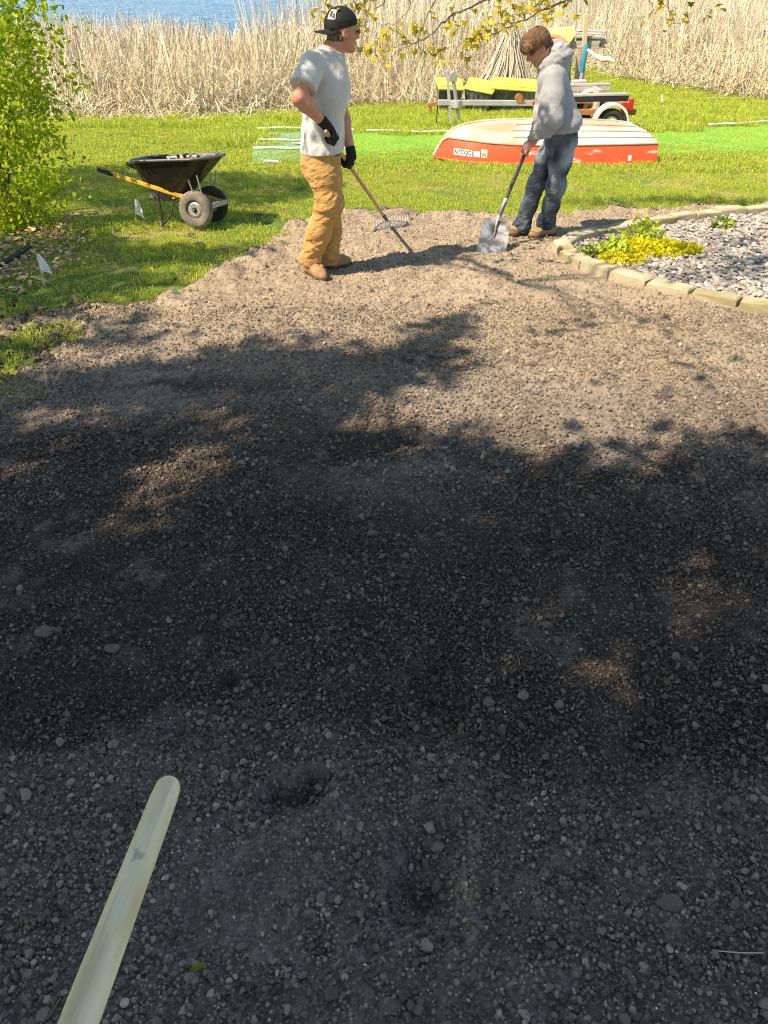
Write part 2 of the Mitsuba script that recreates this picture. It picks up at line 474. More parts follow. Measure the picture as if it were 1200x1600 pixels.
# ------------------------------------------------------------------ grass
def blades(n, size, hlo, hhi, w, rng, lean=0.5, cols=None, flat=0.0):
    x, y = (rng.random((2, n)) - 0.5) * size
    a = rng.random(n) * 2 * np.pi
    h = hlo + (hhi - hlo) * rng.random(n) ** 1.5
    l = lean * h * (0.3 + rng.random(n))
    b = rng.random(n) * 2 * np.pi
    base = np.stack([x, y, np.full(n, -0.015)], 1)
    side = np.stack([np.cos(a), np.sin(a), np.zeros(n)], 1) * (w * (0.6 + 0.8 * rng.random(n)))[:, None]
    bend = np.stack([np.cos(b), np.sin(b), np.zeros(n)], 1)
    mid = base + bend * (0.3 * l)[:, None] + np.array([0, 0, 1.0]) * (0.6 * h + 0.015)[:, None]
    tip = base + bend * l[:, None] + np.array([0, 0, 1.0]) * ((1 - flat * 0.5) * h)[:, None]
    v = np.stack([base - side, base + side, mid - side * 0.75, mid + side * 0.75, tip], 1).reshape(-1, 3)
    f = (np.array([[0, 1, 3], [0, 3, 2], [2, 3, 4]])[None] + 5 * np.arange(n)[:, None, None]).reshape(-1, 3)
    c = cols(n, rng)
    return v, f, np.repeat(c, 5, 0)


def lawn_cols(n, rng, dry=0.12, gain=1.0):
    t = rng.random((n, 1))
    c = (1 - t) * np.array([0.36, 0.46, 0.055]) + t * np.array([0.63, 0.69, 0.11])
    d = rng.random(n) < dry
    c[d] = np.array([0.55, 0.46, 0.20]) * (0.7 + 0.5 * rng.random((d.sum(), 1)))
    return c * (0.8 + 0.4 * rng.random((n, 1))) * gain


def patch(name, n, hlo, hhi, w, seed, size=0.5, **kw):
    kw.setdefault('lean', 1.0)
    kw.setdefault('flat', 0.5)
    cols = kw.pop('cols', lawn_cols)
    v, f, c = blades(n, size * 1.15, hlo, hhi, w, RNG(seed), cols=cols, **kw)
    scene[name] = {'type': 'shapegroup', 'turf': mikit.ply((v, f), 'mat_grass', False, color=c)}
    return name


NEAR = [patch(f'turf_near_{k}', 1000, 0.025, 0.07, 0.0026, 100 + k) for k in range(3)] + [patch('turf_near_3', 800, 0.02, 0.06, 0.0026, 104, cols=lambda n, r: lawn_cols(n, r, 0.4))]
SPARSE = [patch('turf_sparse', 330, 0.02, 0.05, 0.0028, 110, cols=lambda n, r: lawn_cols(n, r, 0.45)), patch('turf_sparse_1', 200, 0.02, 0.05, 0.0028, 111, cols=lambda n, r: lawn_cols(n, r, 0.3))]
FAR = [patch(f'turf_far_{k}', 520, 0.05, 0.11, 0.0048, 120 + k) for k in range(3)]
TALL = [patch(f'turf_tall_{k}', 420, 0.08, 0.22, 0.0055, 130 + k, lean=0.75, cols=lambda n, r: lawn_cols(n, r, 0.07, 1.05)) for k in range(3)]
THRU = [patch(f'turf_thin_{k}', 45, 0.03, 0.12, 0.005, 140 + k, lean=0.9) for k in range(2)]
GRASS_N = [0]


def plant_turf(group, x, y, a, s=1.0, zs=1.0, lift=0.0):
    GRASS_N[0] += 1
    M = np.eye(4)
    M[:3, :3] = rz(a) * np.array([s, s, zs])
    S = np.eye(4)
    e = 0.3
    S[2, 0] = (gz(x + e, y) - gz(x - e, y)) / (2 * e)
    S[2, 1] = (gz(x, y + e) - gz(x, y - e)) / (2 * e)
    Tm = np.eye(4)
    Tm[:3, 3] = [x, y, gz(x, y) + 0.03 * float(nz(np.array([x]), np.array([y]), 1.3, 21, 3)[0]) + lift]
    scene[f'grass__{GRASS_N[0]:04d}'] = {'type': 'instance', 'group': {'type': 'ref', 'id': group}, 'to_world': T(Tm @ S @ M)}


labels['grass'] = {'label': 'bright green spring grass of the lawn', 'kind': 'stuff'}
MAT = gpoly([(402, 208), (480, 207), (560, 210), (650, 213), (740, 213), (840, 213), (960, 210), (1060, 207), (1110, 202), (1200, 197)])
MATF = gpoly([(1330, 246), (1200, 248), (1050, 250), (900, 256), (760, 258), (640, 256), (520, 258), (393, 258)])
MAT_POLY = np.vstack([MAT, [ground(1330, 194)[:2]], MATF])


def reed_front(x):
    """distance out at which the reeds begin: near on the left, running far out beside the grassy track on the right"""
    return np.interp(x, [-14, -6, -3.5, -2, -.5, 2.5, 3.6, 4.4, 5.4, 6.2, 6.8, 7.8, 9.4, 11.5, 20], [17.8, 17.9, 18.6, 19.8, 21.0, 21.0, 21.4, 23.0, 28, 33, 31, 26.0, 23, 21.0, 20.3])


LITTER = gpoly([(-260, 520), (-40, 470), (10, 448), (70, 420), (95, 385), (100, 362), (80, 345), (0, 335), (-300, 330)])
rng = RNG(8)
pts = []
for y in np.arange(3.4, 34, 0.5):
    half = 0.62 * (y * CP + (CAMZ + 0.07 * y) * SP) * 0.87 + 0.5
    for x in np.arange(-half, half, 0.5):
        pts.append((x + rng.uniform(-.12, .12), y + rng.uniform(-.12, .12)))
pts = np.array(pts)
sd_soil, sd_mat, sd_lit = poly_sd(SOIL, *pts.T), poly_sd(MAT_POLY, *pts.T), poly_sd(LITTER, *pts.T)
for (x, y), s, m_, l in zip(pts, sd_soil, sd_mat, sd_lit):
    a = rng.random() * 6.28
    if s > 0.10 or y > reed_front(x) + 0.7:
        continue
    if l > 0.2:
        if rng.random() < 0.18:
            plant_turf(SPARSE[1], x, y, a, 1, 0.8)
        continue
    if m_ > 0.12:
        front = poly_sd(MAT_POLY, np.array([x]), np.array([y - 0.8]))[0]
        if x > -2.0:
            if front < 0.3:
                plant_turf(FAR[rng.integers(3)], x, y, a, 1, 0.9)
            else:
                plant_turf(THRU[rng.integers(2)], x, y, a)
                plant_turf(THRU[rng.integers(2)], x, y, a + 1, 1, .7)
                plant_turf(THRU[rng.integers(2)], x, y, a + 2, 1, .6)
        elif rng.random() < 0.06:
            plant_turf(THRU[rng.integers(2)], x, y, a)
        continue
    bare = l > -0.9 and y < 8 and rng.random() < 0.55
    if bare:
        plant_turf(SPARSE[0], x, y, a)
    elif y < 10.5:
        plant_turf(NEAR[rng.integers(4)], x, y, a, 1, rng.uniform(0.8, 1.25))
    elif y > 15.6 + 0.6 * math.sin(x) or (m_ > -0.6 and y > 13):
        plant_turf(TALL[rng.integers(3)], x, y, a, 1, rng.uniform(0.6, 1.2) * (0.6 if (x > 3 and y > 20) else 1))
    else:
        plant_turf(FAR[rng.integers(3)], x, y, a, 1, rng.uniform(0.7, 1.1) * (0.75 if x < -1 else 1.0))

# ------------------------------------------------------------------ reeds
def reed_clump(seed, n, size, hlo, hhi, wild):
    rng = RNG(seed)
    K = 5
    x, y = (rng.random((2, n)) - 0.5) * size
    h = hlo + (hhi - hlo) * rng.random(n) ** 0.8
    b = rng.random(n) * 2 * np.pi
    lean = np.abs(rng.normal(0, wild, n)) + 0.03
    brk = rng.random(n) < 0.58                                        # broken stems hang over
    t = np.linspace(0, 1, K)
    out = np.outer(lean * h, t ** 1.3)
    up = np.outer(h, t) * np.sqrt(np.maximum(1 - (lean[:, None] * t) ** 2, 0.1))
    j = rng.integers(1, 4, n)
    for k in range(K):
        past = brk & (k > j)
        over = (k - j) / (K - 1)
        out[past, k] = out[past, j[past]] + (over * h * 0.75)[past]
        up[past, k] = up[past, j[past]] - (over * h * rng.uniform(-0.35, 0.7, n))[past]
    up = np.maximum(up, 0.01)
    P = np.stack([x[:, None] + out * np.cos(b)[:, None], y[:, None] + out * np.sin(b)[:, None], up], -1)
    a = rng.random(n) * 2 * np.pi
    w = 0.006 + 0.013 * rng.random(n) ** 1.5
    side = np.stack([np.cos(a), np.sin(a), 0 * a], 1)[:, None] * (w[:, None] * np.linspace(1, 0.45, K))[..., None]
    v = np.stack([P - side, P + side], 2).reshape(-1, 3)
    q = np.array([[2 * k, 2 * k + 1, 2 * k + 3] for k in range(K - 1)] + [[2 * k, 2 * k + 3, 2 * k + 2] for k in range(K - 1)])
    f = (q[None] + 2 * K * np.arange(n)[:, None, None]).reshape(-1, 3)
    t = rng.random((n, 1))
    c = (1 - t) * np.array([0.84, 0.77, 0.57]) + t * np.array([0.58, 0.47, 0.29])
    g = rng.random(n) < 0.2
    c[g] = np.array([0.55, 0.50, 0.42])
    c *= 0.58 + 0.66 * rng.random((n, 1))
    return v, f, np.repeat(np.clip(c, 0, 0.85), 2 * K, 0)


def reed_group(name, *a):
    v, f, c = reed_clump(*a)
    scene[name] = {'type': 'shapegroup', 'stalks': mikit.ply((v, f), 'mat_reed', False, color=c)}
    return name


REEDS = [reed_group(f'reed_clump_{k}', 200 + k, 64, 0.9, 1.0, 1.95, 0.34) for k in range(4)]
WILD = [reed_group(f'reed_wild_{k}', 220 + k, 64, 0.9, 0.5, 1.6, 0.7) for k in range(3)]
FLAT = [reed_group(f'reed_flat_{k}', 240 + k, 60, 0.8, 0.35, 1.1, 1.0) for k in range(2)]
labels['reeds'] = {'label': 'tall dry straw coloured reeds along the lake shore', 'kind': 'stuff'}
rng = RNG(12)
RN = [0]


def plant_reed(g, x, y, s=1.0, zs=1.0):
    RN[0] += 1
    scene[f'reeds__{RN[0]:04d}'] = {'type': 'instance', 'group': {'type': 'ref', 'id': g}, 'to_world': T().translate([x, y, float(gz(x, y)) - 0.03]).rotate([0, 0, 1], rng.uniform(0, 360)).scale([s, s, zs])}


for y0 in np.arange(16.8, 62, 0.42):
    half = 0.62 * y0 * 0.9 + 1.5
    step = 0.5 if y0 < 30 else 0.8
    for x0 in np.arange(-half, half, step):
        x, y = x0 + rng.uniform(-.2, .2), y0 + rng.uniform(-.2, .2)
        d = y - reed_front(x)
        if -1.1 < d < 0 and x < -1.2 and rng.random() < 0.75:
            plant_reed(FLAT[rng.integers(2)], x, y, 1.1, rng.uniform(0.12, 0.35))
        if d < 0 or gz(x, y) < -1.75:
            continue
        if y > 30 and rng.random() < 0.5:
            continue
        if d < 0.5:
            plant_reed(FLAT[rng.integers(2)], x, y, 1, rng.uniform(0.5, 1))
            if rng.random() < 0.75:
                plant_reed(WILD[rng.integers(3)], x, y, 1, rng.uniform(0.5, 0.9))
        elif d < 1.6 or rng.random() < 0.62:
            plant_reed(WILD[rng.integers(3)], x, y, 1.1, rng.uniform(0.85, 1.2))
        else:
            plant_reed(REEDS[rng.integers(4)], x, y, 1.05, rng.uniform(0.8, 1.12) * float(np.interp(x, [-3.9, -2.4, 2], [0.95, 1.36, 1.28])))

# ------------------------------------------------------------------ the lake
mat('mat_water', (0.022, 0.080, 0.16), 0.15, 0.5, bump=(lambda p, n, uv: fbm(p.x * 1.1, p.y * 2.6, 0.0, 3), 0.10), bump_eps=0.03)
put('lake', sheet(np.concatenate([np.linspace(-1500, -60, 8), np.linspace(-50, 60, 12), np.linspace(80, 1500, 8)]), np.concatenate([np.linspace(25, 100, 12), [150, 300, 700, 2500]]), lambda x, y: 0 * x - 1.62), 'mat_water', smooth=False, kind='structure', label='blue rippled lake water beyond the reeds')

# ------------------------------------------------------------------ trees: their crowns throw the shade that lies over the yard
def leaf_blade(rng, lobes=True):
    """a small lobed leaf in the xy plane, about 1 long"""
    if lobes:
        a = np.radians([-90, -40, -10, 25, 48, 70, 90, 110, 132, 155, 190, 220])
        r = np.array([0.06, 0.30, 0.52, 0.30, 0.62, 0.42, 0.95, 0.42, 0.62, 0.30, 0.52, 0.30])
        v = np.stack([r * np.cos(a), r * np.sin(a), 0.18 * r * np.abs(np.cos(a))], 1)
        v = np.vstack([[0, 0.05, 0], v])
        n = len(a)
        f = np.array([[0, 1 + k, 1 + (k + 1) % n] for k in range(n)])
    else:
        v = np.array([[0, 0, 0], [0.33, 0.35, 0.10], [0, 0.5, 0], [-0.33, 0.35, 0.10], [0.2, 0.78, 0.06], [0, 1, -0.05], [-0.2, 0.78, 0.06]])
        f = np.array([[0, 1, 2], [0, 2, 3], [1, 4, 2], [2, 4, 5], [2, 5, 6], [2, 6, 3]])
    return v, f


def foliage(centres, per, spread, size, rng, c0, c1, lobes=False, droop=0.0):
    n = len(centres) * per
    P = np.repeat(np.asarray(centres, float), per, 0) + rng.normal(0, 1, (n, 3)) * np.broadcast_to(spread, (3,))
    R = rot_many(n, rng)
    if droop:
        yaw = rng.random(n) * 6.28
        tilt = np.radians(180 - rng.uniform(0, 70, n))                # hanging leaves
        ca, sa, ct, st = np.cos(yaw), np.sin(yaw), np.cos(tilt), np.sin(tilt)
        ydir = np.stack([ca * st, sa * st, ct], 1)
        xdir = np.stack([-sa, ca, 0 * sa], 1)
        R = np.stack([xdir, ydir, np.cross(xdir, ydir)], 2)
    v, f = leaf_blade(rng, lobes)
    s = size * (0.6 + 0.8 * rng.random(n))
    V, F = scatter((v, f), R, np.repeat(s[:, None], 3, 1), P)
    t = rng.random((n, 1))
    c = ((1 - t) * np.asarray(c0) + t * np.asarray(c1)) * (0.8 + 0.4 * rng.random((n, 1)))
    return V, F, np.repeat(c, len(v), 0)


def limb_to(a, b, r0, r1, rng, sag=0.0, n=9):
    a, b = np.asarray(a, float), np.asarray(b, float)
    L = np.linalg.norm(b - a)
    p = bez(a, a + (b - a) * 0.3 + [0, 0, 0.25 * L], a + (b - a) * 0.7 + [0, 0, 0.15 * L - sag], b, n)
    p[1:-1] += rng.normal(0, 0.02 * L, (n - 2, 3))
    return tube(p, np.linspace(r0, r1, n), 7)


def tree(name, base, top, centres, label, rng, groups=9, r=0.22, per=9, spread=0.16, size=0.10, c0=(0.10, 0.17, 0.02), c1=(0.22, 0.26, 0.03)):
    t = thing(name, label, 'tree')
    base = np.array([*base, gz(*base) - 0.1])
    top = np.asarray(top, float)
    put('trunk', tube(bez(base, base + [0, 0, 1.0], (base + top) / 2 + [0.1, -0.1, 0.5], top, 10), np.linspace(1.25, 0.7, 10) * r, 12), 'mat_bark', t, smooth=True)
    C = np.asarray(centres, float)
    seeds = C[rng.choice(len(C), groups, replace=False)]
    for _ in range(6):
        own = np.argmin(((C[:, None] - seeds[None]) ** 2).sum(-1), 1)
        seeds = np.array([C[own == k].mean(0) if (own == k).any() else seeds[k] for k in range(groups)])
    twigs = []
    for k in range(groups):
        put('limb', limb_to(top - [0, 0, rng.uniform(0, 0.8)], seeds[k] - [0, 0, 0.2], 0.45 * r, 0.12 * r, rng), 'mat_bark', t, smooth=True)
        mine = C[own == k]
        for q in mine[:: max(1, len(mine) // 14)]:
            twigs.append(limb_to(seeds[k] - [0, 0, 0.2], q, 0.10 * r, 0.006, rng, n=6))
    put('twigs', join(twigs), 'mat_bark', t, smooth=True, kind='stuff')
    v, f, c = foliage(C, per, spread, size, rng, c0, c1)
    put('crown', (v, f), 'mat_leaf', t, smooth=False, color=c, kind='stuff')
    return t


def ellipse_hit(x, y, lst):
    out = np.zeros(x.shape, bool)
    for cx, cy, a, b, t in lst:
        u = (x - cx) * math.cos(t) + (y - cy) * math.sin(t)
        v = -(x - cx) * math.sin(t) + (y - cy) * math.cos(t)
        out |= (u / a) ** 2 + (v / b) ** 2 < 1
    return out


def gell(px, py, a, b, t=0.0):
    p = ground(px, py)
    return (p[0], p[1], a, b, t)


def up_sun(x, y, h):
    """points h above the ground from which the sun's ray comes down on (x, y)"""
    z = gz(x, y)
    return np.stack([x, y, z], 1) + SUN[None] / SUN[2] * h[:, None]


rng = RNG(31)
HEAVY = np.vstack([gpoly([(-330, 670), (0, 604), (90, 603), (170, 594), (260, 580), (340, 562), (425, 556), (500, 566), (560, 562), (620, 548), (655, 524), (695, 492), (745, 478), (738, 502), (700, 545), (690, 572), (735, 592),
                          (752, 632), (800, 660), (850, 690), (895, 704), (950, 690), (1010, 702), (1080, 694), (1200, 716), (1420, 740)]), [[5.5, 1.0], [5.0, -2.5], [-6.0, -2.5]]])
HOLES = [(a, b, c_ + .075, d_ + .075, t_) for a, b, c_, d_, t_ in [gell(720, 628, .24, .17), gell(638, 642, .26, .18), gell(765, 668, .18, .15), gell(600, 668, .16, .10), gell(245, 800, .10, .24, -.5), gell(205, 825, .07, .12), gell(330, 702, .16, .09), gell(290, 735, .10, .07),
         gell(1090, 930, .145, .09), gell(972, 1050, .08, .08), gell(880, 720, .14, .05, .2), gell(1010, 735, .16, .05, .2), gell(700, 735, .08, .04), gell(1060, 750, .04, .04), gell(150, 672, .22, .03, .2), gell(140, 638, .3, .04, .1), gell(60, 665, .25, .03, .1), gell(240, 650, .18, .02, .2), gell(70, 720, .15, .02, .2), gell(355, 655, .15, .03, .2), gell(20, 760, .15, .04, .2)]]
x, y = (q.ravel() + rng.uniform(-.05, .05, q.size) for q in np.meshgrid(np.arange(-6.6, 6.0, 0.105), np.arange(-1.6, 5.0, 0.105)))
sd = poly_sd(HEAVY, x, y)
k = (sd > 0.03) & ~ellipse_hit(x, y, HOLES)
x, y = x[k], y[k]
h = rng.uniform(4.6, 8.2, len(x)) + 1.2 * np.sin(x * 0.8) * np.cos(y * 0.9)
tree('shade_tree', (-4.6, -4.4), (-4.4, -3.6, 4.4), up_sun(x, y, h), 'large tree behind the viewpoint whose crown shades the soil', rng, groups=14, r=0.3, per=13, spread=0.085, size=0.135)

# second tree, left of the yard: broken shade over the lawn by the wheelbarrow
SH2 = [gell(300, 296, 1.7, 1.15, .0), gell(150, 286, 1.3, 1.3, .0), gell(430, 298, .75, .8, .0), gell(230, 400, 1.0, .28, .15), gell(130, 440, .8, .3, .1), gell(60, 400, .9, .7, 0), gell(40, 480, .6, .3, .2), gell(60, 545, .8, .10, .2),
       gell(120, 600, .9, .07, .2), gell(200, 510, .5, .05, .2), gell(480, 545, .24, .10, .1), gell(400, 565, .3, .1, .1)]
n = 9000
x, y = rng.uniform(-8.5, 0.5, n), rng.uniform(3.5, 11.4, n)
k = ellipse_hit(x, y, SH2) & (rng.random(n) < 0.95) | (poly_sd(np.array([[-9, 3.6], [-4.3, 4.2], [-4.6, 9], [-9, 10]]), x, y) > 0) & (rng.random(n) < 0.2)
x, y = x[k], y[k]
h = rng.uniform(4.2, 6.6, len(x))
tree('shade_tree', (-9.4, 2.6), (-9.0, 3.0, 3.6), up_sun(x, y, h), 'young leafy tree left of the lawn beyond the shrub', rng, groups=8, r=0.16, per=8, spread=0.11, size=0.10)

# third tree, right of the yard: streaks over the stone bed, and the twigs that hang into view
SH3 = [gell(1060, 316, 1.25, .20, .02), gell(930, 318, .35, .12, .0), gell(900, 525, .30, .035, .25), gell(970, 512, .30, .03, .25), gell(1060, 548, .25, .03, .2), gell(1100, 505, .3, .03, .2), gell(700, 400, .01, .01), gell(860, 640, .2, .04, .2),
       gell(1050, 640, .28, .05, .3), gell(1110, 620, .3, .04, .2), gell(1120, 440, .5, .06, .4), gell(1190, 420, .4, .08, .4), gell(1010, 430, .3, .03, .3), gell(1160, 385, .4, .05, .2), gell(1080, 580, .2, .03, .2), gell(950, 600, .2, .03, .2), gell(990, 470, .2, .025, .2)]
n = 9000
x, y = rng.uniform(-0.5, 7, n), rng.uniform(3.4, 9.6, n)
k = ellipse_hit(x, y, SH3) & (rng.random(n) < 0.5)
x, y = x[k], y[k]
h = rng.uniform(4.0, 5.4, len(x))
C3 = up_sun(x, y, h)
from_sun = lambda px, py, Y, h_: at(px, py, Y) + SUN / SUN[2] * h_  # leaf clusters added up-sun to shade the shirt and the jeans
C3 = np.vstack([C3] + [from_sun(px, py, 5.5, hh) + rng.normal(0, .05, (2, 3)) for px, py in [(526, 130), (530, 160), (520, 185), (532, 205), (484, 112)] for hh in (2.9, 3.3)]
               + [from_sun(px, py, 6.6, hh) + rng.normal(0, .05, (2, 3)) for px, py in [(868, 240), (842, 245), (874, 272), (864, 325)] for hh in (2.9, 3.3)])
extra = np.stack([rng.normal(6.6, 1.5, 420), rng.normal(2.2, 1.5, 420), rng.normal(6.0, 0.8, 420)], 1)
extra = extra[extra[:, 0] > 4.4]
OAK = tree('shade_tree', (7.4, 2.2), (7.0, 2.4, 3.9), np.vstack([C3, extra]), 'tree right of the yard with young yellow leaves hanging into view on thin twigs', rng, groups=12, r=0.085, per=7, spread=0.09, size=0.085, c0=(0.17, 0.20, 0.03), c1=(0.34, 0.30, 0.05))

# its hanging twigs
YB = 5.6
HANG = [([(900, -60), (760, 0), (700, 28), (668, 58), (612, 88)], .010), ([(700, -40), (672, 15), (655, 50), (657, 95)], .004), ([(620, -30), (595, 8), (560, 24)], .005), ([(668, 58), (630, 70), (596, 84)], .004),
        ([(1000, -50), (868, 5), (800, 40), (752, 62), (735, 66)], .008), ([(860, 8), (830, 20), (780, 26)], .004), ([(708, 24), (716, 44), (704, 52)], .003), ([(1080, -60), (1042, -5), (1046, 22), (1052, 34), (1066, 36)], .004), ([(640, -40), (642, 12), (620, 38), (600, 38)], .003),
        ([(480, -50), (510, -8), (512, 14)], .004), ([(560, -60), (552, 0), (562, 22)], .004), ([(940, -60), (1010, -12), (1022, 24)], .003), ([(560, -30), (575, 30), (568, 42)], .003)]
leafpts = []
rg = RNG(44)
for poly, r in HANG:
    Yb = YB + rg.uniform(-0.5, 0.5) if r < .008 else YB
    P = np.array([at(a, b, Yb + 0.15 * k) for k, (a, b) in enumerate(poly)])
    u = np.linspace(0, len(P) - 1, 5 * len(P))
    P = np.stack([np.interp(u, np.arange(len(P)), P[:, c]) for c in range(3)], 1) + rg.normal(0, 0.006, (len(u), 3))
    put('twig', tube(P, np.linspace(r, 0.0016, len(P)), 6), 'mat_bark', OAK, smooth=True)
for a, b, k in [(600, 60, 14), (590, 78, 12), (630, 58, 12), (616, 50, 8), (577, 70, 10), (596, 90, 8), (645, 40, 8), (655, 46, 8), (640, 78, 10), (682, 76, 14), (690, 92, 8), (707, 46, 12), (706, 34, 6), (674, 14, 7), (708, 4, 7), (730, 70, 22), (745, 60, 22), (752, 48, 14),
                (755, 36, 14), (778, 18, 14), (790, 12, 16), (776, 48, 12), (800, 36, 12), (815, 14, 18), (838, 8, 18), (856, 20, 14), (870, 6, 14), (750, 22, 10), (790, 44, 8), (560, 40, 14), (514, 10, 16), (508, 22, 14), (500, 12, 10), (555, 6, 18), (570, 2, 12), (590, 22, 6),
                (1050, 34, 6), (1064, 32, 5), (1040, 0, 6), (1022, 26, 6), (1126, 10, 5), (1075, 20, 4), (905, 2, 8), (830, -6, 16), (880, -8, 14), (780, -6, 10), (540, -6, 12)]:
    p = at(a, b, YB + rg.uniform(-0.5, 0.5))
    leafpts.append(np.repeat(p[None], k, 0) + rg.normal(0, 0.03, (k, 3)) * [1, 1, 0.8])
v, f, c = foliage(np.vstack([q[: max(4, int(.85 * len(q)))] for q in leafpts]), 1, 0.014, 0.040, rg, (0.30, 0.24, 0.03), (0.66, 0.54, 0.06), lobes=True, droop=1)
put('leaves', (v, f), 'mat_leaf', OAK, smooth=False, color=c, kind='stuff')

# ------------------------------------------------------------------ more materials
mat('mat_block', lambda p, n, uv: mix((0.37, 0.32, 0.215), (0.49, 0.435, 0.31), fbm(p.x * 9, p.y * 9, p.z * 9, 3)) * (0.8 + 0.3 * noise(p.x * 160, p.y * 160, p.z * 160)) * mix((0.70, 0.70, 0.55), (1, 1, 1), sstep(0.35, 0.6, fbm(p.x * 3, p.y * 3, p.z * 14, 3))),
    0.9, 0.15, bump=(lambda p, n, uv: noise(p.x * 220, p.y * 220, p.z * 220), 0.003))
mat('mat_stone', 'attr', 0.7, 0.25)
mat('mat_bed_floor', lambda p, n, uv: mix((0.20, 0.18, 0.16), (0.34, 0.32, 0.30), noise(p.x * 60, p.y * 60, 0)), 0.95, 0.1)
mat('mat_tray', lambda p, n, uv: mix((0.014, 0.011, 0.009), (0.05, 0.042, 0.034), sstep(0.45, 0.8, fbm(p.x * 5, p.y * 5, p.z * 9, 4)) * 0.6), 0.28, 0.5)
mat('mat_tray_rim', (0.10, 0.10, 0.10), 0.4, 0.5)
mat('mat_yellow_wood', lambda p, n, uv: mix((0.62, 0.36, 0.03), (0.30, 0.17, 0.05), sstep(0.55, 0.75, fbm(p.x * 7, p.y * 7, p.z * 30, 3))), 0.5, 0.4)
mat('mat_black_metal', (0.018, 0.018, 0.018), 0.45, 0.5)
mat('mat_grip', (0.03, 0.03, 0.032), 0.6, 0.3)
mat('mat_tyre', lambda p, n, uv: mix((0.10, 0.09, 0.08), (0.27, 0.235, 0.19), fbm(p.x * 14, p.y * 14, p.z * 14, 3)), 0.9, 0.15)
mat('mat_tyre_dark', lambda p, n, uv: mix((0.02, 0.02, 0.02), (0.07, 0.06, 0.05), fbm(p.x * 14, p.y * 14, p.z * 14, 3)), 0.9, 0.15)
mat('mat_grey_metal', (0.35, 0.34, 0.32), 0.45, 0.5, metallic=0.4)
mat('mat_galv', lambda p, n, uv: mix((0.36, 0.36, 0.34), (0.52, 0.52, 0.50), fbm(p.x * 6, p.y * 6, p.z * 6, 3)), 0.5, 0.5, metallic=0.3)
mat('mat_rust', lambda p, n, uv: mix((0.26, 0.09, 0.035), (0.42, 0.20, 0.10), fbm(p.x * 20, p.y * 20, p.z * 20, 3)), 0.85, 0.2)
mat('mat_white_plastic', (0.62, 0.61, 0.57), 0.5, 0.4)
mat('mat_flag', (0.80, 0.80, 0.78), 0.6, 0.3)
mat('mat_turf', lambda p, n, uv: mix(mix((0.115, 0.21, 0.095), (0.17, 0.28, 0.13), fbm(p.x * 3.0, p.y * 1.6, 0, 4)), mix((0.10, 0.22, 0.03), (0.17, 0.30, 0.04), fbm(p.x * 3.0, p.y * 1.6, 0, 4)), sstep(-1.4, -0.6, p.x)) * (0.75 + 0.5 * noise(p.x * 55, p.y * 40, 0)), 0.9, 0.1)
mat('mat_seam', (0.78, 0.78, 0.70), 0.8, 0.2)
mat('mat_red', lambda p, n, uv: mix(mix((0.66, 0.070, 0.022), (0.72, 0.105, 0.035), fbm(p.x * 1.7, p.y * 1.7, p.z * 5, 3)), (0.72, 0.45, 0.36), sstep(0.665, 0.78, fbm(p.x * 3.0 + 5, p.y * 3.0, p.z * 11, 4))), 0.4, 0.45)
mat('mat_hull', lambda p, n, uv: mix(mix((0.50, 0.465, 0.375), (0.42, 0.335, 0.215), sstep(0.42, 0.66, fbm(p.x * 1.1 + 3, p.y * 7, p.z * 7, 4))), (0.70, 0.68, 0.60), sstep(0.5, 0.7, fbm(p.x * 1.3 + 9, p.y * 2, p.z * 2, 3))), 0.45, 0.5, metallic=0.1)
mat('mat_strake', (0.36, 0.30, 0.20), 0.6, 0.3)
mat('mat_bin', lambda p, n, uv: mix((0.085, 0.09, 0.095), (0.21, 0.22, 0.23), sstep(0.4, 0.7, fbm(p.x * 4, p.y * 4, p.z * 4, 3))), 0.5, 0.4)
mat('mat_bin_lid', lambda p, n, uv: mix((0.50, 0.455, 0.05), (0.60, 0.56, 0.13), noise(p.x * 9, p.y * 9, p.z * 9)), 0.5, 0.4)
mat('mat_grey_wood', lambda p, n, uv: mix((0.30, 0.27, 0.23), (0.46, 0.43, 0.37), fbm(p.x * 3, p.y * 30, p.z * 30, 3)), 0.9, 0.15)
mat('mat_tan_wood', lambda p, n, uv: mix((0.45, 0.35, 0.22), (0.62, 0.52, 0.36), fbm(p.x * 3, p.y * 30, p.z * 30, 3)), 0.85, 0.15)
mat('mat_blue', (0.03, 0.25, 0.42), 0.5, 0.4)
mat('mat_lime', (0.45, 0.46, 0.18), 0.5, 0.4)
mat('mat_orange', (0.62, 0.22, 0.10), 0.6, 0.3)
mat('mat_taillight', (0.40, 0.02, 0.02), 0.3, 0.5)
mat('mat_arch', (0.20, 0.13, 0.065), 0.7, 0.3)
mat('mat_cream', (0.62, 0.58, 0.44), 0.7, 0.3)
mat('mat_print', (0.06, 0.06, 0.07), 0.7, 0.2)
# ------------------------------------------------------------------ stone bed: block edging, gravel, plants
edge = thing('garden_edging', 'curved row of pale concrete blocks edging the stone bed', 'edging')
seg = np.linalg.norm(np.diff(EDGE, axis=0), axis=1)
cum = np.concatenate([[0], np.cumsum(seg)])
rng = RNG(5)


def on_edge(s):
    return np.array([np.interp(s, cum, EDGE[:, 0]), np.interp(s, cum, EDGE[:, 1])])


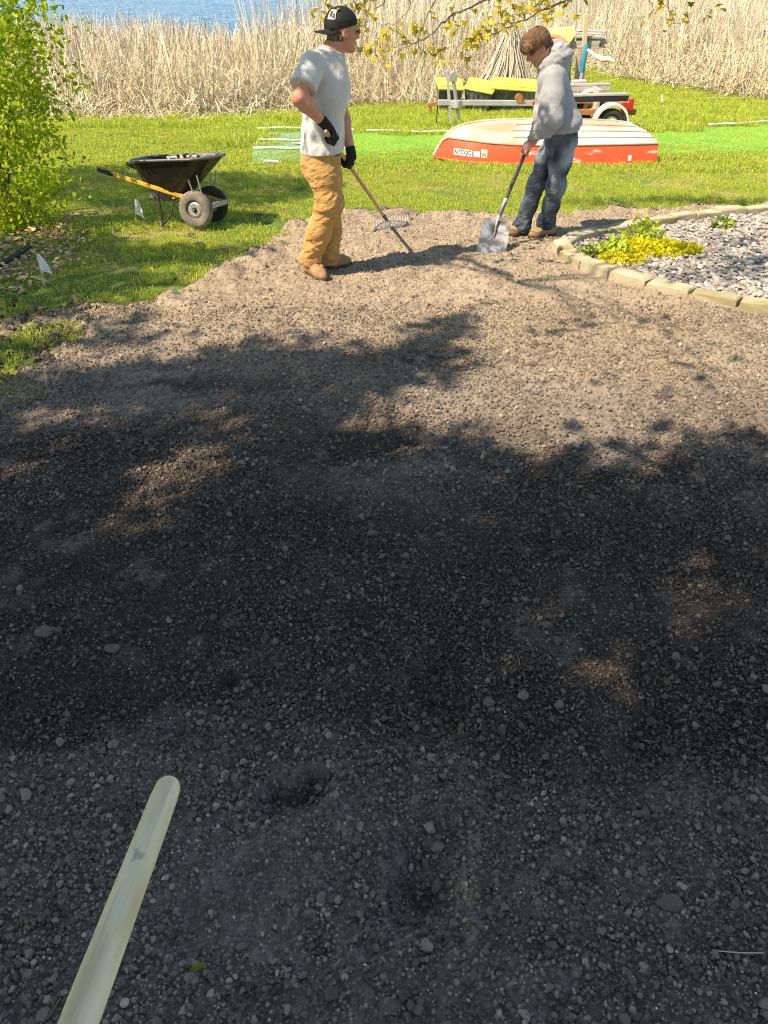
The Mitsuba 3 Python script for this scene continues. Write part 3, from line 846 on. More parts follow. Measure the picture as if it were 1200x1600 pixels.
s = 0.05
while s < cum[-1] - 0.3:
    L = rng.uniform(0.29, 0.35)
    p, q = on_edge(s), on_edge(s + L)
    turn = np.linalg.norm(on_edge(s + 0.3) - on_edge(s))
    if turn < 0.275:
        L = 0.17
        q = on_edge(s + L)
    c = (p + q) / 2
    d = (q - p) / np.linalg.norm(q - p)
    d = rz(rng.normal(0, 0.03))[:2, :2] @ d
    nrm = np.array([-d[1], d[0]])
    w, hgt = 0.135, 0.112 + rng.normal(0, 0.006)
    t = rng.uniform(0.004, 0.014)                                      # wedge: narrower on the inside
    half = np.linalg.norm(q - p) / 2 - 0.002
    V = []
    for sgn, hl in ((1, half), (-1, half - t)):
        for e in (-1, 1):
            for z, ch in ((0, 0), (hgt - 0.012, 0), (hgt, 0.012)):
                V.append([*(c + d * e * (hl - ch) - nrm * sgn * (w / 2 - ch)), z])
    V = np.array(V)
    V[:, 2] += gz(*c) + 0.0 + (V[:, :2] - c) @ np.array([rng.normal(0, 0.02), -0.07 + rng.normal(0, 0.02)])
    m = trimesh.convex.convex_hull(V + rng.normal(0, 0.0025, V.shape))
    put('block', m, 'mat_block', edge, smooth=False)
    s += L
put('bed_floor', sheet(np.linspace(1.2, 8, 60), np.linspace(3.6, 8.2, 50), lambda x, y: gz(x, y) + np.where(poly_sd(BED, x, y) > 0.0, 0.045, -0.25)), 'mat_bed_floor', smooth=False, kind='structure')
rng = RNG(6)
n = 15000
x, y = rng.uniform(1.3, 5.6, n), rng.uniform(4.2, 8.0, n)
sd = poly_sd(BED, x, y)
k = (sd > 0.075)
x, y = x[k], y[k]
r = 0.010 + 0.016 * rng.random(len(x)) ** 1.8
stones = []
tm = [lump(300 + k, 1, 0.5) for k in range(8)]
w = rng.integers(0, 8, len(x))
hues = np.array([[.48, .44, .39], [.56, .51, .45], [.36, .34, .32], [.47, .37, .30], [.62, .57, .49], [.28, .27, .27], [.45, .29, .23]])
for a in range(8):
    i = w == a
    V, F = scatter(tm[a], np.einsum('nij,njk->nik', np.array([rz(t) for t in rng.uniform(0, 6.28, i.sum())]), rot_many(i.sum(), rng) * 0.25 + np.eye(3) * 0.85), r[i, None] * np.array([1.35, 1.15, 0.85]) * rng.uniform(.8, 1.25, (i.sum(), 3)),
                   np.stack([x[i], y[i], gz(x[i], y[i]) + 0.045 + r[i] * 0.35 + 0.014 * rng.random(i.sum())], 1))
    c = hues[rng.choice(7, i.sum(), p=[.28, .22, .19, .07, .12, .10, .02])] * rng.uniform(0.75, 1.15, (i.sum(), 1))
    stones.append((V, F, np.repeat(c, len(tm[a][0]), 0)))
V, F, C = pile(stones)
put('gravel', (V, F), 'mat_stone', smooth=True, color=np.clip(.80 * C, 0, .85), kind='stuff', label='grey and pink landscaping stones filling the bed')


def clump(name, label, px, py, rx, ry, hgt, n, size, c0, c1, seed, stems=14, cat='plant', up=0.6):
    rng = RNG(seed)
    o = ground(px, py, 0.05)
    t = thing(name, label, cat)
    a, q = rng.random(n) * 6.28, np.sqrt(rng.random(n))
    P = np.stack([o[0] + rx * q * np.cos(a), o[1] + ry * q * np.sin(a), gz(o[0], o[1]) + 0.05 + hgt * (1 - 0.6 * q ** 2) * rng.random(n) ** 0.6], 1)
    R = rot_many(n, rng)
    v, f = leaf_blade(rng, False)
    V, F = scatter((v, f), R, np.repeat((size * rng.uniform(.6, 1.3, n))[:, None], 3, 1), P)
    k = rng.random((n, 1))
    put('leaves', (V, F), 'mat_leaf', t, smooth=False, color=np.repeat(((1 - k) * np.array(c0) + k * np.array(c1)) * rng.uniform(.8, 1.2, (n, 1)), len(v), 0), kind='stuff')
    st = [tube(np.array([[o[0] + 0.25 * (p[0] - o[0]), o[1] + 0.25 * (p[1] - o[1]), gz(o[0], o[1]) + 0.02], (o + p) / 2 + [0, 0, .03], p]), [.004, .003, .002], 5) for p in P[rng.choice(n, stems)]]
    put('stems', join(st), 'mat_bark', t, smooth=True, kind='stuff')
    return t


clump('yellow_groundcover', 'low bright yellow leafy groundcover on the stones', 1018, 395, .42, .19, .10, 1900, .034, (.62, .55, .016), (.76, .71, .04), 1)
clump('yellow_groundcover', 'small bright yellow cushion at the left foot of the yellow groundcover', 972, 411, .19, .11, .07, 480, .032, (.62, .55, .016), (.76, .71, .04), 2)
clump('leafy_shrub', 'taller light green leafy shrub behind the yellow groundcover', 1000, 384, .19, .12, .25, 260, .050, (.44, .54, .05), (.66, .72, .10), 3)
clump('leafy_plant', 'low green leafy plant left of the taller shrub in the stone bed', 958, 400, .14, .11, .15, 170, .055, (.46, .56, .06), (.68, .74, .12), 4)
clump('leafy_plant', 'tiny green weed by the left end of the block edging', 918, 400, .09, .06, .09, 70, .045, (.17, .28, .03), (.34, .42, .06), 5, stems=6)
clump('leafy_plant', 'small green sprout against the back row of edging blocks', 1126, 358, .10, .05, .12, 60, .05, (.2, .3, .04), (.36, .42, .08), 6, stems=6)

# ------------------------------------------------------------------ shrub on the left, dead leaves, black pipe, pale rocks
rng = RNG(17)
SB = ground(20, 352)
t = thing('tall_shrub', 'tall light green leafy shrub at the left edge of the lawn', 'shrub')
cs = []
for px, py, k, rad in [(a - 14, b, int(.85 * k), .85 * r_) for a, b, k, r_ in [(15, 60, 90, .30), (40, 110, 60, .25), (60, 150, 50, .22), (10, 180, 90, .34), (45, 215, 70, .24), (20, 260, 110, .32), (70, 285, 60, .22), (40, 320, 80, .26), (-30, 120, 90, .4), (-40, 250, 110, .4), (85, 300, 22, .16), (100, 240, 8, .13), (0, 15, 60, .25), (60, 60, 20, .2),
                      (90, 120, 12, .16), (105, 150, 7, .12), (95, 60, 8, .14), (-60, 0, 60, .4), (70, 20, 8, .15), (30, -30, 40, .3), (65, 345, 20, .15), (10, 335, 60, .22)]]:
    o = at(px, py, 7.15 + rng.uniform(-.2, .35))
    cs.append(o + rng.normal(0, 1, (k, 3)) * rad * [.75, .75, .75])
cs = np.vstack(cs)
cs[:, 2] = np.maximum(cs[:, 2], gz(cs[:, 0], cs[:, 1]) + 0.06)
v, f, c = foliage(cs, 8, .06, .046, rng, (.26, .39, .02), (.54, .60, .05))
put('foliage', (v, f), 'mat_leaf', t, smooth=False, color=c, kind='stuff')
for k in range(26):
    q = cs[rng.integers(len(cs))]
    b = np.array([SB[0] - 0.15 + rng.normal(0, .22), SB[1] + .1 + rng.normal(0, .15), gz(*SB[:2]) - .03])
    put('stem', tube(bez(b, b + [0, 0, .6], (b + q) / 2 + [0, 0, .35], q, 9), np.linspace(.012, .003, 9), 6), 'mat_bark', t, smooth=True)
rng = RNG(18)
n = 5200
x, y = rng.uniform(-5.2, -2.0, n), rng.uniform(4.6, 8.3, n)
k = poly_sd(LITTER, x, y) > -0.35 * rng.random(n)
x, y = x[k], y[k]
n = len(x)
v, f = leaf_blade(rng, False)
R = np.einsum('nij,njk->nik', np.array([rz(a) for a in rng.uniform(0, 6.28, n)]), rot_many(n, rng) * 0.35 + np.eye(3) * .8)
V, F = scatter((v, f), R, np.repeat(rng.uniform(.03, .08, n)[:, None], 3, 1), np.stack([x, y, gz(x, y) + .02 + .03 * rng.random(n)], 1))
q = rng.random((n, 1))
put('leaf_litter', (V, F), 'mat_litter', smooth=False, color=np.repeat((1 - q) * np.array([.26, .16, .09]) + q * np.array([.64, .48, .29]), len(v), 0), kind='stuff', label='brown dead leaves under the tall shrub')
P = np.array([ground(a, b, .035) for a, b in [(-60, 440), (-20, 424), (0, 414), (18, 403), (34, 393), (46, 385)]])
put('black_pipe', tube(P, .022, 10), 'mat_grip', smooth=True, label='black plastic pipe lying in the dead leaves', cat='pipe')
for (px, py, r, sd_, lb) in [(38, 186, .20, 1, 'pale rock beside the tall shrub at the foot of the reeds'), (52, 188, .14, 2, 'smaller pale rock right of the other by the reeds'), (96, 187, .10, 3, 'flat grey rock at the edge of the reeds')]:
    v, f = lump(500 + sd_, 3, .35)
    o = ground(px, py)
    put('pale_rock', (v * r + [o[0], o[1], gz(o[0], o[1]) + .45 * r], f), 'mat_grey_wood', smooth=True, label=lb, cat='rock')

# ------------------------------------------------------------------ marking flags
def flag(px, py_top, py_base, label, w=.10, h=.13, lean=.04, seed=0):
    rng = RNG(seed)
    b = ground(px, py_base)
    top = at(px - 12 * (1 if lean > 0 else 0) * scale_at(b) / 200, py_top, b[1])
    t = thing('marking_flag', label, 'flag', 'white marking flags in the lawn')
    put('stake', tube(np.array([b - [0, 0, .05], (b + top) / 2, top]), .0022, 6), 'mat_seam', t, smooth=True)
    U, Vv = np.meshgrid(np.linspace(0, 1, 7), np.linspace(0, 1, 7))
    d = top - b
    d /= np.linalg.norm(d)
    X = top[None, None] - d * (Vv * h)[..., None] + np.array([1.0, .25, 0]) * (U * w * (0.25 + .75 * Vv))[..., None] + np.array([0, 0, -1]) * (U * .05 * Vv)[..., None]
    X = X + np.array([0.2, 1.0, 0]) * (0.014 * np.sin(5 * U + 4 * Vv + seed) * U)[..., None]
    n = 7
    i = (np.arange(n - 1)[:, None] * n + np.arange(n - 1)[None]).ravel()
    put('flag_sheet', (X.reshape(-1, 3), np.vstack([np.stack([i, i + 1, i + n + 1], 1), np.stack([i, i + n + 1, i + n], 1)])), 'mat_flag', t, smooth=True)


flag(70, 397, 448, 'white marking flag on a leaning wire at the left near the soil', .075, .115, seed=1)
flag(211, 311, 352, 'small white marking flag left of the wheelbarrow', .085, .14, 0, seed=2)
flag(366, 207, 226, 'tiny white marking flag left of the green mat', .07, .13, 0, seed=3)
flag(1033, 147, 166, 'tiny white marking flag in the lawn beyond the red boat', .08, .15, 0, seed=4)
flag(1122, 127, 145, 'tiny white marking flag at the foot of the right hand reeds', .11, .16, 0, seed=5)

# ------------------------------------------------------------------ green mats
t = thing('ground_mat', 'faded green mat with white seams laid flat on the lawn', 'mat')
nu, nv = 150, 26
uu = np.linspace(0, 1, nu)


def along(line, u):
    L = np.concatenate([[0], np.cumsum(np.linalg.norm(np.diff(line, axis=0), axis=1))])
    return np.stack([np.interp(u * L[-1], L, line[:, k]) for k in (0, 1)], 1)


back, front = along(np.vstack([MAT, [ground(1330, 194)[:2]]]), uu), along(MATF[::-1], uu)


def mat_pt(u, v, lift=0.0):
    b = np.stack([np.interp(u, uu, back[:, k]) for k in (0, 1)], -1)
    f = np.stack([np.interp(u, uu, front[:, k]) for k in (0, 1)], -1)
    p = b + (f - b) * np.asarray(v)[..., None]
    x, y = p[..., 0], p[..., 1]
    return np.stack([x, y, gz(x, y) + .034 + lift + .012 * nz(x, y, .5, 61, 2) - (.10 * (x > -1.5) + .02) * smooth01(.86, 1.0, np.asarray(v))], -1)


Ug, Vg = np.meshgrid(uu, np.linspace(0, 1, nv))
G = mat_pt(Ug, Vg)
i = (np.arange(nv - 1)[:, None] * nu + np.arange(nu - 1)[None]).ravel()
put('sheet', (G.reshape(-1, 3), np.vstack([np.stack([i, i + nu + 1, i + 1], 1), np.stack([i, i + nu, i + nu + 1], 1)])), 'mat_turf', t, smooth=True)
for v0, u0, u1, w in [(0.0, 0, .15, .026), (0.0, .17, .30, .018), (0.0, .72, .97, .024), (.40, .004, .15, .022), (.66, .0, .15, .026), (.985, .02, .15, .022)]:
    u = np.linspace(u0, u1, 140)
    vv = v0 + .008 * np.sin(u * 43) + .004 * np.sin(u * 131)
    put('seam', tube(mat_pt(u, vv, .030 + .020 * (v0 < .01) + .006 * np.sin(u * 70)), w * .75, 7), 'mat_seam', t, smooth=True)
u = np.linspace(.055, .1, 10)
a, b = mat_pt(u, .50 + 0 * u, .03), mat_pt(u, .50 + .11 * np.linspace(0, 1, 10), .03)
k = np.arange(9) * 2
put('torn_flap', (np.stack([a, b], 1).reshape(-1, 3), np.vstack([np.stack([k, k + 1, k + 3], 1), np.stack([k, k + 3, k + 2], 1)])), 'mat_seam', t, smooth=True)

# ------------------------------------------------------------------ wheelbarrow
def wheelbarrow():
    o = ground(322, 355)
    ang = math.radians(-14)
    c6, s6 = math.cos(math.radians(-6)), math.sin(math.radians(-6))
    R = rz(ang) @ np.array([[1, 0, 0], [0, c6, -s6], [0, s6, c6]]) * 0.90
    o = np.array([o[0], o[1], gz(o[0], o[1]) + .02])
    t = thing('wheelbarrow', 'black tray wheelbarrow with yellow handles and two wheels standing on the lawn', 'wheelbarrow')

    def P(name, m, b, parent=None, smooth=30):
        return put(name, moved(m, R, o), b, parent or t, smooth)

    def rr(cx, hx, hy, r, n=6):
        a = np.linspace(0, np.pi / 2, n)
        q = np.stack([np.cos(a), np.sin(a)], 1) * r
        out = [np.array([hx - r, hy - r]) + q, np.array([-(hx - r), hy - r]) + q[::-1] * [-1, 1], np.array([-(hx - r), -(hy - r)]) + q * [-1, -1], np.array([hx - r, -(hy - r)]) + q[::-1] * [1, -1]]
        return np.vstack(out) + [cx, 0]
    # tray: outer skin from bottom to rim, rim lip, inner skin back down
    rings = []
    for (cx, hx, hy, r, zl, zr, inset) in [(-.385, .17, .16, .09, .365, .305, 0), (-.370, .22, .205, .12, .380, .320, 0), (-.31, .325, .25, .14, .49, .49, 0), (-.245, .435, .29, .17, .600, .665, 0), (-.245, .455, .31, .18, .605, .675, 0), (-.245, .455, .31, .18, .618, .688, 0),
                                          (-.245, .430, .285, .165, .612, .680, 0), (-.31, .315, .24, .13, .49, .49, 0), (-.370, .21, .195, .11, .392, .332, 0)]:
        q = rr(cx, hx, hy, r)
        z = zl + (zr - zl) * (q[:, 0] - (cx - hx)) / (2 * hx)
        rings.append(np.column_stack([q, z]))
    n = len(rings[0])
    V = np.vstack(rings)
    F = []
    for i in range(len(rings) - 1):
        j = np.arange(n)
        k = (j + 1) % n
        F += [np.stack([i * n + j, i * n + k, (i + 1) * n + k], 1), np.stack([i * n + j, (i + 1) * n + k, (i + 1) * n + j], 1)]
    fan = np.arange(1, n - 1)
    F += [np.stack([0 * fan, fan + 1, fan], 1), (len(rings) - 1) * n + np.stack([0 * fan, fan, fan + 1], 1)]
    tray = P('tray', trimesh.Trimesh(V, np.vstack(F), process=False), 'mat_tray', smooth=35)
    ring = rings[4] + [0, 0, .01]
    P('rim', tube(np.vstack([ring, ring[:2]]), .014, 8, False), 'mat_tray_rim', tray, True)
    for s in (-1, 1):
        a, b = np.array([-1.02, s * .29, .525]), np.array([.15, s * .13, .225])
        P('handle', beam(a + (b - a) * .12, b, .036, .042, .006), 'mat_yellow_wood')
        P('grip', tube(np.array([a, a + (b - a) * .05, a + (b - a) * .14]), [.019, .022, .024], 12), 'mat_grip', smooth=True)
        # legs and braces
        h = a + (b - a) * .52
        f_ = np.array([h[0] + .05, s * .26, 0.0])
        P('leg', tube(np.vstack([h, h * .25 + f_ * .75 + [-.0, 0, .0], f_ + [0, 0, .01]]), .011, 8), 'mat_black_metal', smooth=True)
        P('foot', box((.10, .035, .012), f_ + [.02, 0, .008]), 'mat_black_metal')
        P('brace', tube(np.vstack([f_ + [.01, 0, .03], f_ + [.09, -s * .03, .12], np.array([h[0] + .17, s * .20, .24]), np.array([h[0] + .26, s * .18, .28])]), .009, 8), 'mat_black_metal', smooth=True)
        # tray struts at the front
        P('strut', tube(np.array([[.04, s * .20, .22], [-.01, s * .23, .40], [-.02, s * .25, .47]]), .008, 8), 'mat_grey_metal', smooth=True)
        P('strut', tube(np.array([[.10, s * .16, .20], [.07, s * .20, .42], [.06, s * .22, .52]]), .008, 8), 'mat_grey_metal', smooth=True)
        # wheel
        w = P('wheel', moved(lathe([(.012, -.03), (.06, -.034), (.085, -.018), (.085, .018), (.06, .034), (.012, .03)], 28), frame((0, 1, 0)), (0, s * .19, .185)), 'mat_grey_metal', smooth=35)
        prof = [(.088, -.035), (.10, -.046), (.13, -.052), (.158, -.048), (.176, -.034), (.184, -.012), (.184, .012), (.176, .034), (.158, .048), (.13, .052), (.10, .046), (.088, .035)]
        prof.append(prof[0])
        P('tyre', moved(lathe(prof, 40), frame((0, 1, 0)), (0, s * .19, .185)), 'mat_tyre' if s < 0 else 'mat_tyre_dark', w, True)
        P('hub_cap', moved(lathe([(0, -.05), (.022, -.05), (.028, -.03), (.028, .03), (.022, .05), (0, .05)], 16), frame((0, 1, 0)), (0, s * .19, .185)), 'mat_black_metal', w, 30)
    P('axle', tube(np.array([[0, -.25, .185], [0, .25, .185]]), .011, 10), 'mat_grey_metal', smooth=True)
    P('cross_plate', box((.012, .38, .11), (-.44, 0, .27), frame((0, .05, 1))), 'mat_tyre')
    P('nose_guard', join(beam((.16, -.15, .225), (.19, .15, .225), .03, .05), beam((.0, -.13, .235), (.17, -.14, .225), .03, .03), beam((.0, .13, .235), (.17, .14, .225), .03, .03)), 'mat_grey_metal')
    P('cross_bar', beam((-.25, -.18, .285), (-.25, .18, .285), .03, .03), 'mat_yellow_wood')


wheelbarrow()
rng = RNG(23)
for px, py, r, lb in [(252, 354, .035, 'lump of soil on the grass by the leg of the wheelbarrow'), (299, 371, .03, 'lump of soil on the lawn below the wheelbarrow wheels'), (312, 386, .035, 'wider lump of soil on the lawn nearer than the wheelbarrow'), (350, 394, .032, 'lump of soil on the lawn close to the soil edge'),
                      (403, 341, .04, 'small dark lump of soil right of the wheelbarrow'), (600, 330, 0.0540, 'big round lump of soil on the far rim beyond the rake')]:
    v, f = lump(700 + px, 3, .5)
    o = ground(px, py)
    put('soil_lump', (v * r * [1.2, 1, .7] + [o[0], o[1], gz(o[0], o[1]) + .02 + .2 * r], f), 'mat_clod', smooth=True, label=lb, cat='soil lump')

# ------------------------------------------------------------------ upturned boat
def boat(name, label, o, yaw, L, side_mat, bottom_mat, sc=1.0, marks=True, lift=0.0):
    R = rz(yaw) * np.array([1, 1, 1])
    t = thing(name, label, 'boat')
    S = np.array([0, .04, .08, .15, .22, .29, .4, .5, .73, 1.0, 1.3, 1.7, 2.2, 2.7, 3.1, 3.45])
    s = np.unique(np.concatenate([S, np.linspace(.3, 3.45, 40)]))
    b = np.interp(s, [0, .15, .29, .5, .8, 1.2, 1.7, 2.3, 3.0, 3.45], [.012, .13, .23, .36, .49, .60, .655, .67, .65, .62])
    k = np.interp(s, [0, .08, .15, .22, .29, .4, .5, .73, 1.0, 1.5, 2.5, 3.2, 3.45], [.03, .16, .265, .33, .375, .42, .445, .475, .49, .495, .48, .455, .43])
    zc = np.minimum(np.interp(s, [0, .5, 1.5, 3.45], [.29, .275, .255, .265]), k * .93)
    c = b * np.interp(s, [0, .15, .3, .8, 3.45], [.15, .35, .60, .86, .90])
    lx = L / 3.45

    def sec(i, side, part):
        if part == 'side':
            q = np.linspace(0, 1, 6)
            yy = b[i] + (c[i] - b[i]) * q + .012 * np.sin(q * np.pi)
            zz = zc[i] * q
        else:
            q = np.linspace(0, 1, 11)
            yy = c[i] * (1 - q)
            zz = zc[i] + (k[i] - zc[i]) * (1 - (1 - q) ** 1.5)
        rake = -.24 * smooth01(2.5, 3.45, s[i]) * (q ** 1.4 if part != 'side' else 0 * q)
        return np.stack([s[i] * lx + rake, side * yy, zz], 1) * sc

    def P(n_, m, mt, parent=None, smooth=True):
        return put(n_, moved(m, R, np.asarray(o) + [0, 0, lift]), mt, parent or t, smooth)

    def skin(part):
        vs, fs, at0 = [], [], 0
        for side in (-1, 1):
            g = np.array([sec(i, side, part) for i in range(len(s))])
            a, c_ = g.shape[:2]
            i = (np.arange(a - 1)[:, None] * c_ + np.arange(c_ - 1)[None]).ravel() + at0
            f = np.vstack([np.stack([i, i + c_, i + c_ + 1], 1), np.stack([i, i + c_ + 1, i + 1], 1)])
            vs.append(g.reshape(-1, 3))
            fs.append(f if side < 0 else f[:, ::-1])
            at0 += a * c_
        return trimesh.Trimesh(np.vstack(vs), np.vstack(fs), process=False)
    sd_ = P('hull_side', skin('side'), side_mat)
    bt = P('hull_bottom', skin('bottom'), bottom_mat)
    e = len(s) - 1
    ol = np.vstack([sec(e, -1, 'side'), sec(e, -1, 'bottom'), sec(e, 1, 'bottom')[::-1], sec(e, 1, 'side')[::-1]])
    ctr = ol.mean(0)
    j = np.arange(len(ol))
    P('transom', trimesh.Trimesh(np.vstack([ol, [ctr]]), np.stack([j, (j + 1) % len(ol), 0 * j + len(ol)], 1), process=False), side_mat, smooth=False)
    for side in (-1, 1):
        P('gunwale', tube(np.stack([s * lx, side * b, 0 * s + .012], 1) * sc, .016 * sc, 8), side_mat)
        P('chine_rail', tube((np.stack([s * lx, side * (c + .006), zc + .002], 1) * sc)[2:], .013 * sc, 8), 'mat_strake' if marks else side_mat)
        for q in ((.22, .45, .7) if marks else ()):
            kk = s > 1.05 + .3 * q
            zz = zc + (k - zc) * (1 - (1 - q) ** 1.5)
            P('strake', tube(np.stack([s * lx - .24 * smooth01(2.5, 3.45, s) * q ** 1.4, side * c * (1 - q), zz + .003], 1)[kk] * sc, .010 * sc, 6), 'mat_strake', bt)
    P('keel', tube(np.stack([s * lx - .24 * smooth01(2.5, 3.45, s), 0 * s, k + .006], 1) * sc, .016 * sc, 8), bottom_mat, bt)
    if marks:
        def on_side(xm, z, out=.004):
            bb, cc, zz = np.interp(xm / lx, s, b), np.interp(xm / lx, s, c), np.interp(xm / lx, s, zc)
            q = z / zz
            return np.array([xm, -(bb + (cc - bb) * q + .012 * math.sin(q * math.pi)) - out, z])

        def plate(x0, x1, z0, z1, mt, nm):
            n = 6
            xs, zs = np.linspace(x0, x1, n), np.linspace(z0, z1, 4)
            g = np.array([[on_side(a, z, .005) for z in zs] for a in xs])
            i = (np.arange(n - 1)[:, None] * 4 + np.arange(3)[None]).ravel()
            f = np.vstack([np.stack([i, i + 4, i + 5], 1), np.stack([i, i + 5, i + 1], 1)])
            P(nm, trimesh.Trimesh(g.reshape(-1, 3), f, process=False), mt, sd_, True)

        def letters(txt, x0, z0, hgt, mt, nm, wide):
            m = meshkit.text_mesh(txt, hgt, .003, True)
            v = np.array(m.vertices)
            sx = wide / (v[:, 0].max() - v[:, 0].min())
            out = np.array([on_side(x0 + (q[0] - v[:, 0].min()) * sx, z0 + q[1], .007 + q[2]) for q in v])
            P(nm, trimesh.Trimesh(out, m.faces, process=False), mt, sd_, False)
        plate(.27, .515, .085, .165, 'mat_white_plastic', 'number_plate')
        letters('N7772C', .285, .10, .052, 'mat_print', 'registration_number', .215)
        plate(.535, .62, .085, .155, 'mat_white_plastic', 'sticker')
        plate(.635, .715, .085, .185, 'mat_cream', 'sticker')
        letters('62', .65, .105, .045, 'mat_print', 'sticker_number', .05)
        plate(2.70, 2.75, .06, .135, 'mat_white_plastic', 'sticker')
    return t


o = ground(677, 250)
o[2] = gz(o[0], o[1]) + .03
boat('rowing_boat', 'upturned aluminium rowing boat with red sides lying in the grass', o, math.radians(3.0), 3.13, 'mat_red', 'mat_hull')

# ------------------------------------------------------------------ boat trailer
def trailer():
    Yt = 15.5
    t = thing('boat_trailer', 'rusty galvanised boat trailer with white wheel guards behind the red boat', 'trailer')

    def W(px, py, dy=0.0):
        return at(px, py, Yt + dy)
    g0 = gz(0, Yt)
    put('tongue', beam(W(684, 160), W(832, 161), .085, .085), 'mat_galv', t)
    put('coupler', join(beam(W(668, 164), W(685, 161), .07, .06), beam(W(672, 165), W(674, 176), .04, .04)), 'mat_rust', t)
    put('chain', tube(np.array([W(684, 163), W(683, 176), W(682, 192)]), .012, 6), 'mat_black_metal', t, smooth=True)
    a, b = W(698, 109), W(705, 192)
    put('winch_post', beam(a, b, .07, .05), 'mat_galv', t)
    j = put('jack', tube(np.array([W(708, 124, -.1), W(712, 150, -.1), W(716, 187, -.1)]), [.035, .035, .03], 12), 'mat_grey_metal', t, smooth=True)
    put('crank', join(tube(np.array([W(703, 116, -.1), W(709, 112, -.1), W(712, 118, -.1)]), .03, 8), box((.14, .10, .12), W(708, 121, -.1))), 'mat_grey_metal', j)
    put('clamp', join(tube(np.array([W(714, 157, -.12), W(714, 168, -.12)]), .075, 14), box((.16, .12, .10), W(712, 163, -.05))), 'mat_galv', t, smooth=30)
    put('winch', join(moved(lathe([(0, -.06), (.07, -.06), (.07, -.045), (.04, -.04), (.04, .04), (.07, .045), (.07, .06), (0, .06)], 16), frame((0, 1, 0)), W(811, 153)), beam(W(806, 156), W(812, 161), .05, .08)), 'mat_rust', t)
    put('roller', moved(lathe([(0, -.12), (.05, -.12), (.04, 0), (.05, .12), (0, .12)], 14), frame((1, 0, 0)), W(826, 160)), 'mat_rust', t)
    ztop = W(900, 170)[2]
    xr = W(985, 170)[0]
    for dy in (-.35, .95):
        put('frame_rail', beam([W(838, 165)[0], Yt + .3, ztop + .05], [W(880, 166)[0], Yt + dy, ztop], .07, .09), 'mat_galv', t)
        put('frame_rail', beam([W(880, 166)[0], Yt + dy, ztop], [xr, Yt + dy, ztop], .07, .09), 'mat_rust', t)
        bk = put('bunk', beam([W(884, 160)[0], Yt + dy + .25, ztop + .17], [W(978, 158)[0], Yt + dy + .25, ztop + .19], .10, .09, .01), 'mat_black_metal' if dy < 0 else 'mat_grey_wood', t)
        put('bunk_board', beam([W(884, 160)[0], Yt + dy + .25, ztop + .235], [W(976, 158)[0], Yt + dy + .25, ztop + .255], .11, .04, .006), 'mat_galv', bk)
        # wheel and guard
        wx, wz = W(943, 175)[0], gz(0, Yt) + .24
        cy = Yt + dy + (-.22 if dy < 0 else .22)
        w = put('wheel', moved(lathe([(.0, -.04), (.09, -.045), (.13, -.03), (.13, .03), (.09, .045), (0, .04)], 24), frame((0, 1, 0)), (wx, cy, wz)), 'mat_white_plastic', t)
        prof = [(.13, -.05), (.16, -.075), (.22, -.075), (.24, -.05), (.245, 0), (.24, .05), (.22, .075), (.16, .075), (.13, .05), (.13, -.05)]
        put('tyre', moved(lathe(prof, 36), frame((0, 1, 0)), (wx, cy, wz)), 'mat_tyre_dark', w, smooth=True)
        a = np.linspace(math.radians(-8), math.radians(188), 22)
        rows = []
        for rr_, yy in ((.27, -.11), (.30, -.115), (.315, -.09), (.315, .09), (.30, .115), (.27, .11)):
            rows.append(np.stack([wx + rr_ * np.cos(a), np.full(22, cy + yy), wz + .02 + rr_ * np.sin(a)], 1))
        g = np.array(rows)
        i = (np.arange(5)[:, None] * 22 + np.arange(21)[None]).ravel()
        put('wheel_guard', (g.reshape(-1, 3), np.vstack([np.stack([i, i + 22, i + 23], 1), np.stack([i, i + 23, i + 1], 1)])), 'mat_white_plastic', t, smooth=40)
    put('axle', tube(np.array([[wx, Yt - .6, gz(0, Yt) + .24], [wx, Yt + 1.2, gz(0, Yt) + .24]]), .03, 10), 'mat_rust', t, smooth=True)
    put('spring', join(*[beam([wx - .34 + .02 * q, Yt - .42, ztop - .05 - .025 * q], [wx + .34 - .02 * q, Yt - .42, ztop - .05 - .025 * q], .05, .018) for q in range(4)]), 'mat_rust', t)
    put('cross_member', beam([xr - .04, Yt - .4, ztop], [xr - .04, Yt + 1.0, ztop], .07, .08), 'mat_rust', t)
    put('tail_light', join(box((.20, .10, .12), W(980, 166, -.45)), box((.08, .08, .17), W(986, 163, -.45))), 'mat_taillight', t)


trailer()


def plank(name, a, b, w, h, m, label, cat='board', **kw):
    return put(name, beam(a, b, w, h, .005), m, label=label, cat=cat, **kw)


plank('wooden_board', at(892, 151, 16.5) - [0, 0, .0], at(963, 150, 16.5), .22, .07, 'mat_tan_wood', 'pale tan plank lying across the boat trailer')
put('bunk_support', box((.06, .5, .5), at(930, 160, 16.4)), 'mat_grey_wood', 'boat_trailer')

